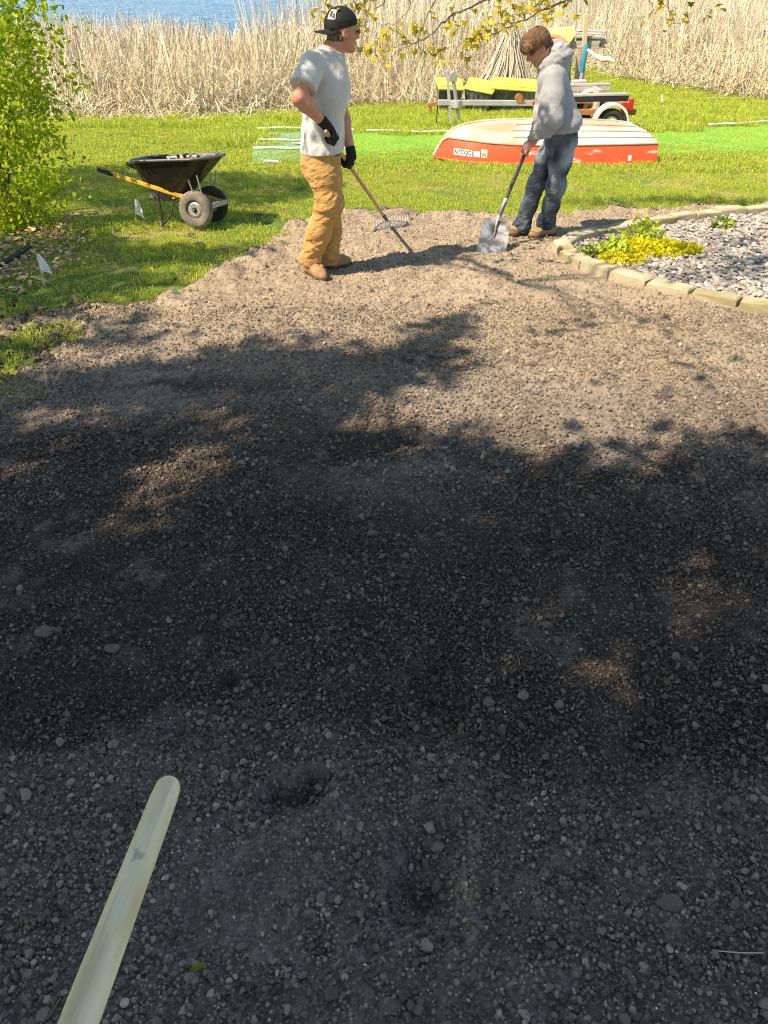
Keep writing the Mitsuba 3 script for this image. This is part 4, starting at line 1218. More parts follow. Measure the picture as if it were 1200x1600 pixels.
# ------------------------------------------------------------------ storage bins with yellow lids
def bin_(label, px, py, Y, w, d, h, tilt, roll, yaw):
    t = thing('storage_bin', label, 'storage bin', 'black storage bins with yellow lids')
    c = at(px, py, Y)
    R = rz(yaw) @ np.array([[1, 0, 0], [0, math.cos(tilt), -math.sin(tilt)], [0, math.sin(tilt), math.cos(tilt)]]) @ np.array([[math.cos(roll), 0, math.sin(roll)], [0, 1, 0], [-math.sin(roll), 0, math.cos(roll)]])
    q = [np.array([sx * (w / 2 - i), sy * (d / 2 - i), z]) for z, i in ((-h, .07), (-h + .03, .06), (-.02, .0), (0, 0.0)) for sx in (-1, 1) for sy in (-1, 1)]
    body = put('tub', moved(trimesh.convex.convex_hull(np.array(q)), R, c), 'mat_bin', t)
    ribs = [moved(beam((x, -d / 2 + .05, -h + .04), (x, -d / 2 - .004, -.04), .03, .02), R, c) for x in np.linspace(-w / 2 + .08, w / 2 - .08, 5)]
    put('rib', join(ribs), 'mat_bin', body, kind='stuff')
    L = put('lid', moved(box((w + .05, d + .05, .05), (0, 0, .025), None, .015), R, c), 'mat_bin_lid', t)
    put('lid_panel', moved(box((w - .10, d - .10, .03), (0, 0, .06), None, .012), R, c), 'mat_bin_lid', L)


bin_('black storage bin with a yellow lid behind the winch post, leftmost of three', 703, 133, 19.3, .55, .50, .52, math.radians(17), math.radians(3), math.radians(4))
bin_('black storage bin with a tilted yellow lid, middle of the three', 752, 136, 19.3, .64, .50, .52, math.radians(16), math.radians(7), math.radians(-22))
bin_('long black storage bin with a yellow lid, rightmost of three beside the boy', 808, 134, 19.3, 1.08, .52, .52, math.radians(16), math.radians(3), math.radians(-5))

# ------------------------------------------------------------------ dock sections, second hull and the rest at the shore
YD = 21.2
t = thing('dock_rack', 'weathered grey wooden dock sections stacked on posts by the reeds', 'dock')
for k, py in enumerate((47, 51, 55)):
    put('deck_plank', beam(at(872, py + 1, YD + .7 - .3 * k), at(945 - 2 * k, py + 3, YD + .7 - .3 * k), .26, .05), 'mat_grey_wood', t)
put('beam', beam(at(876, 70, YD), at(937, 70, YD), .06, .16), 'mat_grey_wood', t)
put('beam', beam(at(900, 65, YD + .5), at(950, 66, YD + .5), .06, .16), 'mat_grey_wood', t)
put('beam', beam(at(925, 72, YD + .3), at(950, 72, YD + .3), .06, .07), 'mat_tan_wood', t)
for px, py0, py1 in ((916, 22, 128), (906, 72, 132), (889, 72, 134)):
    a = at(px, py0, YD - .1)
    b = at(px - 4, py1, YD - .1)
    b[2] = gz(b[0], b[1]) - .05
    put('post', beam(a, b, .10, .10), 'mat_tan_wood' if py0 < 50 else 'mat_grey_wood', t)
put('bolt_head', box((.05, .05, .05), at(938, 70, YD - .05)), 'mat_black_metal', t)
a, b = at(917, 70, YD - .25), at(909, 113, YD - .25)
b2 = at(907, 126, YD - .25)
b2[2] = gz(b2[0], b2[1]) - .05
put('blue_post', tube(np.array([a, (a + b) / 2, b]), .055, 12), 'mat_blue', label='blue pipe post leaning against the grey dock rack', cat='post', smooth=True)
put('stub', tube(np.array([b, b2]), .05, 10), 'mat_galv', 'blue_post', smooth=True)
put('mooring_pole', tube(np.array([at(899, 0, YD + .4), at(900, 30, YD + .4), [at(900, 40, YD + .4)[0], YD + .4, gz(3, YD) - .1]]), .03, 10), 'mat_galv', label='thin grey metal pole standing behind the lime green hull', cat='pole', smooth=True)
plank('wooden_board', at(892, 132, YD - .6), at(915, 131, YD - .6), .3, .16, 'mat_grey_wood', 'short grey board on the ground right of the boy')
# lime hull: a small upturned craft whose pointed bow looks to the right
tt = thing('lime_hull', 'faded lime green upturned hull with an orange rim on the dock rack', 'boat')
prof = [(855, 40, .3), (880, 38, .3), (899, 41, .1), (900, 52, -.1)]
bow, kl = at(888, 69, YD - .55), at(872, 39, YD + .3)
V = np.array([at(868, 44, YD + .2), at(897, 40, YD + .5), at(901, 53, YD + .1), at(888, 70, YD - .5), at(870, 56, YD - .4), at(858, 52, YD - .1), at(846, 46, YD + .4)])
V = np.vstack([V, V + [0.05, .55, -.12]])
put('shell', trimesh.convex.convex_hull(V), 'mat_lime', tt, smooth=False)
put('rim', tube(np.array([at(850, 58, YD - .30), at(862, 57, YD - .42), at(872, 58, YD - .45), at(888, 71, YD - .55)]), .05, 8), 'mat_orange', tt, smooth=True)
put('support', beam(at(885, 72, YD - .3), at(888, 80, YD - .2), .12, .12), 'mat_black_metal', tt)
# arched shell by the boy's chin
tt = thing('arched_shell', 'brown arched shell with pale panels standing behind the bins', 'shell')
c = at(866, 131, 19.0)
a = np.linspace(0, np.pi, 15)
for k, (w0, m_) in enumerate(((.25, 'mat_arch'), (.24, 'mat_cream'), (.25, 'mat_arch'), (.24, 'mat_cream'), (.25, 'mat_arch'))):
    x0 = -.26 + .11 * k
    P0 = np.stack([np.full(15, x0), w0 * np.cos(a), .04 + w0 * 1.15 * np.sin(a)], 1)
    rows = np.stack([P0, P0 + [.12 if k % 2 else .07, 0, 0]], 1)
    if k % 2 == 0:
        put('rib', moved(tube(P0 + [.03, 0, 0], .035, 6), rz(math.radians(-55)), c - [0, 0, .02]), m_, tt, smooth=True)
    else:
        V = rows.reshape(-1, 3)
        i = np.arange(14) * 2
        put('panel', moved(trimesh.Trimesh(V, np.vstack([np.stack([i, i + 1, i + 3], 1), np.stack([i, i + 3, i + 2], 1)]), process=False), rz(math.radians(-55)), c - [0, 0, .02]), m_, tt, smooth=True)
# cone of cut reeds
rng = RNG(51)
t = thing('reed_stack', 'pale cone shaped stack of cut reeds left of the boy', 'reed stack')
apex, c = at(799, 42, 20.8), at(793, 132, 20.8)
c[2] = gz(c[0], c[1])
for k in range(520):
    a, q = rng.uniform(0, 6.28), math.sqrt(rng.uniform(.15, 1))
    b = c + [-.15 + .95 * q * math.cos(a), .6 * q * math.sin(a), 0]
    e = apex + rng.normal(0, .05, 3) + (apex - b) * rng.uniform(-.05, .06)
    m_ = (b + e) / 2 + rng.normal(0, .025, 3) + [0.05, 0, -.06]
    k0 = tube(np.array([b, m_, e]), [.016, .013, .010], 4, False)
    (cone if k else (cone := [])).append(k0)
mat('mat_pale_reed', lambda p, n, uv: mix((0.50, 0.42, 0.31), (0.70, 0.63, 0.51), noise(p.x * 40, p.y * 40, p.z * 3)), 0.8, 0.15)
put('stalks', join(cone), 'mat_pale_reed', t, smooth=True, kind='stuff')
put('white_hose', tube(np.array([at(*q) for q in [(918, 78, 19.6), (932, 88, 19.4), (942, 93, 19.2), (950, 92, 19.1), (961, 96, 19.0)]]) * [1, 1, 1], [.03, .05, .055, .05, .02], 8), 'mat_cream', smooth=True, label='pale hose end lying in the grass right of the dock rack', cat='hose')
P = np.array([ground(*q, .05) for q in [(955, 97), (968, 99), (984, 104)]])
put('fallen_stick', tube(P, [.03, .035, .02], 7), 'mat_cream', smooth=True, label='pale stick lying on the grassy track', cat='stick')

# ------------------------------------------------------------------ foreground: wooden tool handle, leaf, straws, clods
A, B = at(264, 1222, .513 + .0), np.array([-.27, .248, .849])
def pole_axis(z1, z2):
    p1 = np.array([0, 0, CAMZ]) + ray(264, 1226) * z1
    p2 = np.array([0, 0, CAMZ]) + ray(121, 1604) * z2
    return p1, p2
p1, p2 = pole_axis(.90, .63)
d = (p2 - p1) / np.linalg.norm(p2 - p1)
L = 1.55
u = np.array([0, .002, .007, .018, .03, .1, .25, .45, .8, 1.2, L])
r = np.array([.008, .0122, .0145, .0155, .0160, .0163, .0168, .0172, .0176, .0176, .0172])
ex = np.cross(d, [0, 0, 1.0])
ex /= np.linalg.norm(ex)
ey = np.cross(d, ex)


def pole_grain(p, n, uv):
    a, b, t_ = (p.x * float(k[0]) + p.y * float(k[1]) + p.z * float(k[2]) for k in (ex, ey, d))
    g = fbm(a * 260, b * 260, t_ * 5, 3)
    w_ = fbm(a * 45, b * 45, t_ * 9, 3)
    c = mix(mix((0.70, 0.54, 0.31), (0.84, 0.72, 0.49), sstep(0.3, 0.7, w_)), (0.56, 0.43, 0.25), sstep(0.42, 0.70, g) * 0.5)
    return mix(c, (0.30, 0.25, 0.19), sstep(0.68, 0.80, fbm(a * 90 + 7, b * 90, t_ * 30, 4)) * 0.6)


mat('mat_pole_wood', pole_grain, 0.6, 0.3, bump=(lambda p, n, uv: noise(p.x * 500, p.y * 500, p.z * 500), 0.0006))
t = thing('tool_handle', 'long worn wooden tool handle pointing forward from the lower left', 'tool handle')
uu2 = np.concatenate([u[:5], np.linspace(.04, L, 60)])
put('shaft', tube(p1 + d * (uu2[:, None] - .004), np.interp(uu2, u, r), 28), 'mat_pole_wood', t, smooth=True)


def clod(px, py, r, seed, label, m='mat_clod', squash=(1.15, 1, .75), lift=0.0):
    o = ground(px, py, .02)
    z = float(soil_z(o[0], o[1])[0])
    v, f = lump(seed, 4, .4)
    v = v * (1 + .10 * (meshkit.fbm(v * 6 + seed, 3, seed)[:, None] - .5))
    put('soil_clod', (v * r * np.array(squash) + [o[0], o[1], z + .35 * r + lift], f), m, smooth=True, label=label, cat='soil clod')


for k, (px, py, r, lb) in enumerate([(1041, 1425, 0.0216, 'largest angular clod in the lower right of the soil'), (1022, 1282, 0.0130, 'grey clod above the largest angular clod at lower right'), (1078, 1237, 0.0101, 'smooth oblong clod near the right side of the dark soil'),
                                     (75, 1000, 0.0274, 'big rounded clod at the left edge of the dark soil'), (178, 1022, 0.0216, 'dark clod right of the big rounded clod at left'), (812, 984, 0.0158, 'left one of two grey clods right of centre'), (852, 990, 0.0158, 'right one of two grey clods right of centre'),
                                     (583, 840, 0.0187, 'dark clod in the middle of the shaded soil'), (687, 847, 0.0158, 'dark clod just right of the middle of the shaded soil'), (830, 574, 0.0252, 'dark clod on the sunlit soil below the stone bed'), (262, 657, 0.0216, 'pale clod in the left half of the shade'),
                                     (105, 1131, 0.0086, 'pale flat stone near the left edge of the soil'), (610, 1580, 0.0173, 'clod at the very bottom centre of the soil'), (985, 1555, 0.0115, 'rounded clod at the bottom right of the soil'), (386, 519, 0.0252, 'small dark clod on the sunlit soil at left'), (720, 590, .02, 'clod by the light patch in the middle of the shade')]):
    clod(px, py, r, 800 + k, lb, 'mat_clod' if k != 11 else 'mat_block')
o = ground(310, 1517, .03)
z = float(soil_z(o[0], o[1])[0]) + .018
v, f = leaf_blade(RNG(1), False)
v = v * [.5, 1, 1.2]
put('fallen_leaf', (v * .042 @ rz(math.radians(-62)).T + [o[0] - .018, o[1] - .01, z], f), 'mat_leaf', smooth=False, color=np.repeat([[.30, .27, .05]], len(v), 0), label='yellowish fallen leaf on the soil right of the tool handle', cat='leaf')
rng = RNG(77)
tw = []
for k in range(420):
    y = .5 + 4.2 * rng.random() ** 1.6
    x = rng.uniform(-1, 1) * (.6 + .54 * y)
    if poly_sd(SOIL, np.array([x]), np.array([y]))[0] < .1:
        continue
    l, a = rng.uniform(.010, .045), rng.uniform(0, 6.28)
    e = np.array([math.cos(a), math.sin(a), 0]) * l / 2
    zz = float(soil_z(x, y)[0]) + .013
    tw.append(tube(np.array([[x, y, zz] - e, [x + rng.normal(0, .003), y + rng.normal(0, .003), zz + rng.uniform(0, .006)], [x, y, zz] + e]), rng.uniform(.0006, .0022), 5))
mat('mat_twig', lambda p, n, uv: mix((0.05, 0.035, 0.025), (0.20, 0.15, 0.09), mikit.cell_rand(p.x * 12, p.y * 12, 0)), 0.9, 0.1)
put('wood_bits', join(tw), 'mat_twig', smooth=True, kind='stuff', label='small bits of bark and twig scattered in the soil')
a, b = ground(1108, 1497, .035), ground(1186, 1500, .035)
a[2], b[2] = soil_z(a[0], a[1])[0] + .018, soil_z(b[0], b[1])[0] + .018
put('straw', tube(np.array([a, (a + b) / 2 + [0, -.003, .003], b]), .0011, 6), 'mat_pale_reed', smooth=True, label='pale straw lying on the soil at the lower right', cat='straw')
q = []
for k in range(260):
    y = .45 + 3.0 * rng.random() ** 1.5
    x = rng.uniform(-1, 1) * (.6 + .54 * y)
    v, f = lump(int(rng.integers(20)), 0, .6)
    q.append((v * rng.uniform(.0008, .0026) + [x, y, float(soil_z(x, y)[0]) + .014], f))
V, F, _ = pile(q)
put('white_grit', (V, F), 'mat_flag', smooth=True, kind='stuff', label='tiny white bits of grit in the soil')

from concurrent.futures import ThreadPoolExecutor

# ------------------------------------------------------------------ figures: smooth implicit bodies turned into meshes
def rc(P, a, b, ra, rb):
    a, b = np.asarray(a, np.float32), np.asarray(b, np.float32)
    e = b - a
    t = np.clip((P - a) @ e / max(float(e @ e), 1e-9), 0, 1)
    return np.linalg.norm(P - a - t[:, None] * e, axis=1) - (ra + (rb - ra) * t)


def chain(P, pts, rs, k=0.02):
    d = rc(P, pts[0], pts[1], rs[0], rs[1])
    for i in range(1, len(pts) - 1):
        d = smin(d, rc(P, pts[i], pts[i + 1], rs[i], rs[i + 1]), k)
    return d


def smin(a, b, k):
    h = np.clip(0.5 + 0.5 * (b - a) / k, 0, 1)
    return b + (a - b) * h - k * h * (1 - h)


def smax(a, b, k):
    return -smin(-a, -b, k)


def ell(P, c, r, R=None):
    q = (P - np.asarray(c, np.float32)).astype(np.float32)
    if R is not None:
        q = q @ np.asarray(R, np.float32)
    r = np.asarray(r, np.float32)
    k0 = np.linalg.norm(q / r, axis=1)
    k1 = np.linalg.norm(q / (r * r), axis=1)
    return k0 * (k0 - 1) / np.maximum(k1, 1e-6)


def flat_rc(P, a, b, ra, rb, lat, s):
    """tapered body of elliptic section: 1 / s times as wide along lat"""
    lat = np.asarray(lat, np.float32)
    a, b = np.asarray(a, np.float32), np.asarray(b, np.float32)
    Q = P - a
    Q = Q + np.outer(Q @ lat, lat) * (s - 1)
    e = b - a
    e = e + lat * (e @ lat) * (s - 1)
    return rc(Q, 0 * e, e, ra, rb)


def surface(fn, lo, hi, h, slack=0.03):
    """surface-net mesh of fn = 0; blocks far from the surface are skipped"""
    lo, hi = np.asarray(lo, float), np.asarray(hi, float)
    B = 8
    nb = np.ceil((hi - lo) / (B * h)).astype(int)
    n = nb * B
    D = np.empty(n, np.float32)
    ib = np.stack(np.meshgrid(*[np.arange(k) for k in nb], indexing='ij'), -1).reshape(-1, 3)
    cen = (lo + (ib + 0.5) * B * h).astype(np.float32)
    dc = fn(cen)
    act = np.abs(dc) < B * h * 0.87 + slack
    loc = np.stack(np.meshgrid(*[np.arange(B)] * 3, indexing='ij'), -1).reshape(-1, 3)
    D6 = D.reshape(nb[0], B, nb[1], B, nb[2], B)
    D6[...] = np.where(dc > 0, 1, -1).reshape(nb)[:, None, :, None, :, None]
    todo = ib[act]

    def fill(sel):
        pts = (lo + (sel[:, None] * B + loc[None]) * h).astype(np.float32).reshape(-1, 3)
        D6[sel[:, 0], :, sel[:, 1], :, sel[:, 2], :] = fn(pts).reshape(-1, B, B, B)
    with ThreadPoolExecutor(4) as pool:
        list(pool.map(fill, [todo[k:k + 60] for k in range(0, len(todo), 60)]))
    s = D < 0
    c = s[:-1, :-1, :-1].astype(np.int8)
    tot = sum(s[a:n[0] - 1 + a, b:n[1] - 1 + b, e:n[2] - 1 + e].astype(np.int8) for a in (0, 1) for b in (0, 1) for e in (0, 1))
    cells = np.argwhere((tot > 0) & (tot < 8))
    idx = -np.ones(tot.shape, np.int64)
    idx[tuple(cells.T)] = np.arange(len(cells))
    acc, cnt = np.zeros((len(cells), 3)), np.zeros(len(cells))
    cor = [np.array(q) for q in np.ndindex(2, 2, 2)]
    for p in cor:
        for ax in range(3):
            if p[ax] == 0:
                q = p.copy()
                q[ax] = 1
                a, b = D[tuple((cells + p).T)], D[tuple((cells + q).T)]
                x = (a < 0) != (b < 0)
                t = a / np.where(x, a - b, 1)
                pos = p[None] + np.eye(3)[ax][None] * t[:, None]
                acc[x] += pos[x]
                cnt[x] += 1
    V = lo + (cells + acc / cnt[:, None]) * h
    F = []
    for ax in range(3):
        u, w = (ax + 1) % 3, (ax + 2) % 3
        sl = [slice(None)] * 3
        a_, b_ = list(sl), list(sl)
        a_[ax], b_[ax] = slice(0, -1), slice(1, None)
        E = np.argwhere(s[tuple(a_)] != s[tuple(b_)])
        E = E[(E[:, u] > 0) & (E[:, w] > 0) & (E[:, u] < n[u] - 1) & (E[:, w] < n[w] - 1)]
        eu, ew = np.eye(3, dtype=int)[u], np.eye(3, dtype=int)[w]
        q = np.stack([idx[tuple((E - eu - ew).T)], idx[tuple((E - ew).T)], idx[tuple(E.T)], idx[tuple((E - eu).T)]], 1)
        flip = ~s[tuple(E.T)]
        q[flip] = q[flip][:, ::-1]
        F.append(q)
    F = np.vstack(F)
    F = F[(F >= 0).all(1)]
    return trimesh.Trimesh(V, np.vstack([F[:, [0, 1, 2]], F[:, [0, 2, 3]]]), process=False)


def wr(P, freq, seed, dirn=None, squeeze=1.0):
    """noise in [-0.5, 0.5], stretched along dirn"""
    Q = P * freq
    if dirn is not None:
        dirn = np.asarray(dirn) / np.linalg.norm(dirn)
        Q = Q + np.outer(Q @ dirn, dirn) * (squeeze - 1)
    return meshkit.fbm(Q, 2, seed).astype(np.float32) - 0.5


def ridge(P, freq, seed, dirn, squeeze):
    return (0.5 - np.abs(wr(P, freq, seed, dirn, squeeze)) * 2.2).astype(np.float32)


def grip_hand(C, axis, W, dorsal, rh=0.016, thumb=1, size=1.0):
    """a hand closed round a shaft at C: palm bones, four fingers and a thumb as chains of (points, radii)"""
    axis = axis / np.linalg.norm(axis)
    e2 = C - W
    e2 = e2 - axis * (e2 @ axis)
    e2 = e2 / np.linalg.norm(e2)
    e1 = np.cross(axis, e2)
    if e1 @ np.asarray(dorsal) < 0:
        e1 = -e1

    def on(th, rho, off):
        th = math.radians(th)
        return C + axis * off + rho * (math.cos(th) * e1 + math.sin(th) * e2)
    fingers, palm = [], []
    for i in range(4):
        off = (i - 1.5) * 0.0205 * size * -thumb
        r = (0.0098, 0.0100, 0.0096, 0.0082)[i] * size
        k = (1.0, 1.06, 1.0, 0.86)[i]
        p = [on(8, rh + 0.022, off * 1.05), on(82, (rh + 0.017) * (0.9 + 0.1 * k), off), on(165, rh + 0.0105, off * .96), on(228 + 10 * i, rh + 0.0095, off * .93)]
        fingers.append((p, [r * 1.12, r * 1.02, r * 0.95, r * 0.85]))
        palm.append(([W + axis * off * 0.7, (W + p[0]) / 2 + e1 * .006 + axis * off * .5 * .5, p[0]], [0.021 * size, 0.017 * size, 0.0125 * size]))
    tb = (W * .62 + on(-40, rh + .02, .03 * thumb) * .38)
    th = [tb, on(-42, rh + 0.020, 0.040 * thumb * size), on(-105, rh + 0.013, 0.046 * thumb * size), on(-160, rh + 0.011, 0.040 * thumb * size)]
    fingers.append((th, [0.017 * size, 0.0135 * size, 0.0115 * size, 0.0095 * size]))
    return palm, fingers


def hand_d(P, hand, grow=0.0, tips=False):
    palm, fingers = hand
    d = None
    if not tips:
        for p, r in palm:
            q = chain(P, p, [x + grow for x in r], 0.012)
            d = q if d is None else smin(d, q, 0.012)
    for p, r in fingers:
        q = chain(P, p[1:] if tips else p, [x + grow for x in (r[1:] if tips else r)], 0.005)
        d = q if d is None else smin(d, q, 0.004)
    return d


def head_d(P, o, R, neck, s=1.0, grow=0.0):
    """head and neck; R columns forward, left, up"""
    Q = ((P - np.asarray(o, np.float32)) @ np.asarray(R, np.float32)) / s
    d = ell(Q, (-.006, 0, .030), (.099, .077, .094))
    d = smin(d, ell(Q, (.026, 0, -.040), (.066, .060, .080)), .035)
    for e in (-1, 1):
        d = smin(d, rc(Q, (.004, e * .050, -.055), (.062, e * .014, -.100), .020, .017), .025)
        d = smin(d, ell(Q, (.062, e * .036, -.030), (.022, .022, .022)), .02)
        d = smax(d, -(np.linalg.norm(Q - np.array([.108, e * .032, .004], np.float32), axis=1) - .016), .012)
        ear = ell(Q, (-.010, e * .079, -.006), (.021, .010, .033))
        ear = smax(ear, -ell(Q, (-.004, e * .089, -.004), (.011, .008, .019)), .004)
        d = smin(d, ear, .006)
    d = smin(d, rc(Q, (.088, -.032, .022), (.088, .032, .022), .011, .011), .014)
    d = smin(d, np.linalg.norm(Q - np.array([.070, 0, -.101], np.float32), axis=1) - .021, .02)
    d = smin(d, rc(Q, (.094, 0, .006), (.112, 0, -.034), .0085, .0125), .010)
    d = smin(d, rc(Q, (.098, -.011, -.040), (.098, .011, -.040), .008, .008), .006)
    d = smin(d, rc(Q, (.090, -.017, -.064), (.090, .017, -.064), .0065, .0065), .006)
    d = smin(d, rc(Q, (.088, -.014, -.077), (.088, .014, -.077), .0065, .0065), .006)
    d = d * s
    back = np.asarray(o) + np.asarray(R) @ np.array([-.030, 0, -.055]) * s
    return smin(d, rc(P, back, neck, .057 * s, .066 * s), .03) - grow


def fig_put(name, mesh, m, parent, **kw):
    return put(name, mesh, m, parent, smooth=True, **kw)


def bounds(pts, pad):
    p = np.array(pts)
    return p.min(0) - pad, p.max(0) + pad


mat('mat_skin', lambda p, n, uv: mix((0.46, 0.20, 0.125), (0.58, 0.29, 0.19), fbm(p.x * 30, p.y * 30, p.z * 30, 3)), 0.5, 0.35)
mat('mat_shirt', lambda p, n, uv: mix((0.50, 0.485, 0.465), (0.61, 0.60, 0.58), fbm(p.x * 9, p.y * 9, p.z * 9, 3)), 0.9, 0.1, bump=(lambda p, n, uv: dr.abs(fbm(p.x * 13 + p.z * 5, p.y * 13, p.z * 8 - p.x * 7, 3) - 0.5), 0.022), bump_eps=3e-3)
mat('mat_duck', lambda p, n, uv: mix((0.37, 0.205, 0.068), (0.52, 0.325, 0.125), fbm(p.x * 12, p.y * 12, p.z * 12, 4)) * (0.9 + 0.2 * noise(p.x * 400, p.y * 400, p.z * 400)), 0.9, 0.1, bump=(lambda p, n, uv: dr.abs(fbm(p.x * 16 + p.z * 9, p.y * 16, p.z * 26 - p.x * 12, 3) - 0.5), 0.022), bump_eps=3e-3)
mat('mat_boot', lambda p, n, uv: mix((0.25, 0.14, 0.072), (0.38, 0.245, 0.14), fbm(p.x * 18, p.y * 18, p.z * 18, 3)), 0.85, 0.15)
mat('mat_tine', (0.48, 0.48, 0.47), 0.5, 0.4)
mat('mat_sole', (0.09, 0.06, 0.045), 0.8, 0.2)
mat('mat_glove', (0.016, 0.016, 0.017), 0.75, 0.25, bump=(lambda p, n, uv: noise(p.x * 90, p.y * 90, p.z * 90), 0.004))
mat('mat_glove_tan', (0.55, 0.35, 0.15), 0.8, 0.2)
mat('mat_cap', (0.014, 0.014, 0.015), 0.7, 0.3, bump=(lambda p, n, uv: noise(p.x * 200, p.y * 200, p.z * 200), 0.001))
mat('mat_hair', lambda p, n, uv: mix((0.055, 0.031, 0.018), (0.22, 0.125, 0.066), noise(p.x * 130, p.y * 130, p.z * 30)), 0.55, 0.35, bump=(lambda p, n, uv: noise(p.x * 200, p.y * 200, p.z * 50), 0.008), bump_eps=1.5e-3)
mat('mat_lens', (0.55, 0.25, 0.05), 0.1, 0.5)
mat('mat_hoodie', 'attr', 0.95, 0.1, bump=(lambda p, n, uv: fbm(p.x * 26, p.y * 26, p.z * 26, 3), 0.005), bump_eps=3e-3)
mat('mat_jeans', 'attr', 0.9, 0.12, bump=(lambda p, n, uv: dr.abs(fbm(p.x * 18 + p.z * 9, p.y * 18, p.z * 30 - p.x * 12, 3) - 0.5), 0.032), bump_eps=3e-3)
mat('mat_ash_handle', lambda p, n, uv: mix((0.38, 0.25, 0.12), (0.55, 0.40, 0.21), noise(p.x * 60, p.y * 60, p.z * 12)), 0.6, 0.3)
mat('mat_steel', lambda p, n, uv: mix((0.16, 0.155, 0.15), (0.52, 0.51, 0.50), sstep(0.35, 0.65, fbm(p.x * 13, p.y * 13, p.z * 13, 4))), 0.42, 0.5, metallic=0.55)
mat('mat_belt', (0.10, 0.055, 0.03), 0.6, 0.3)
V3 = lambda *a: np.array(a, np.float32)


def boot(heel, toe, shin, parent, mt='mat_boot'):
    """a work boot from heel to toe under a shin that comes down to the ankle"""
    heel, toe, shin = (np.asarray(q, float) for q in (heel, toe, shin))
    f = toe - heel
    L = np.linalg.norm(f)
    f /= L
    side = np.cross([0, 0, 1.0], f)
    side /= np.linalg.norm(side)
    up = np.cross(f, side)
    h0 = heel + f * .045 + up * .045
    ball = heel + f * (L - .085) + up * .034

    def up_d(P):
        d = smin(rc(P, h0, ball, .041, .040), rc(P, ball, heel + f * (L - .040) + up * .030, .041, .032), .02)
        d = smin(d, rc(P, h0 + f * .012, shin, .047, .055), .03)
        d = smin(d, rc(P, heel + f * .07 + up * .07, ball, .042, .034), .03)
        return smax(d, -((P - heel) @ up.astype(np.float32) - .018), .004)

    def so_d(P):
        Q = (P - heel)
        z = Q @ up.astype(np.float32)
        d = smin(rc(P - np.outer(z, up), h0 - up * .045, ball - up * .034, .044, .045), rc(P - np.outer(z, up), ball - up * .034, heel + f * (L - .040), .045, .036), .02)
        x = Q @ f.astype(np.float32)
        heelblock = np.where((x > .085) & (x < .125), .010, 0.0)
        return np.maximum(np.maximum(d, z - .022), heelblock - z - .002)
    lo, hi = bounds([heel, toe, shin], .09)
    b = fig_put('boot', surface(up_d, lo, hi, .005), mt, parent)
    put('sole', surface(so_d, lo, hi, .0045), 'mat_sole', b, smooth=40)


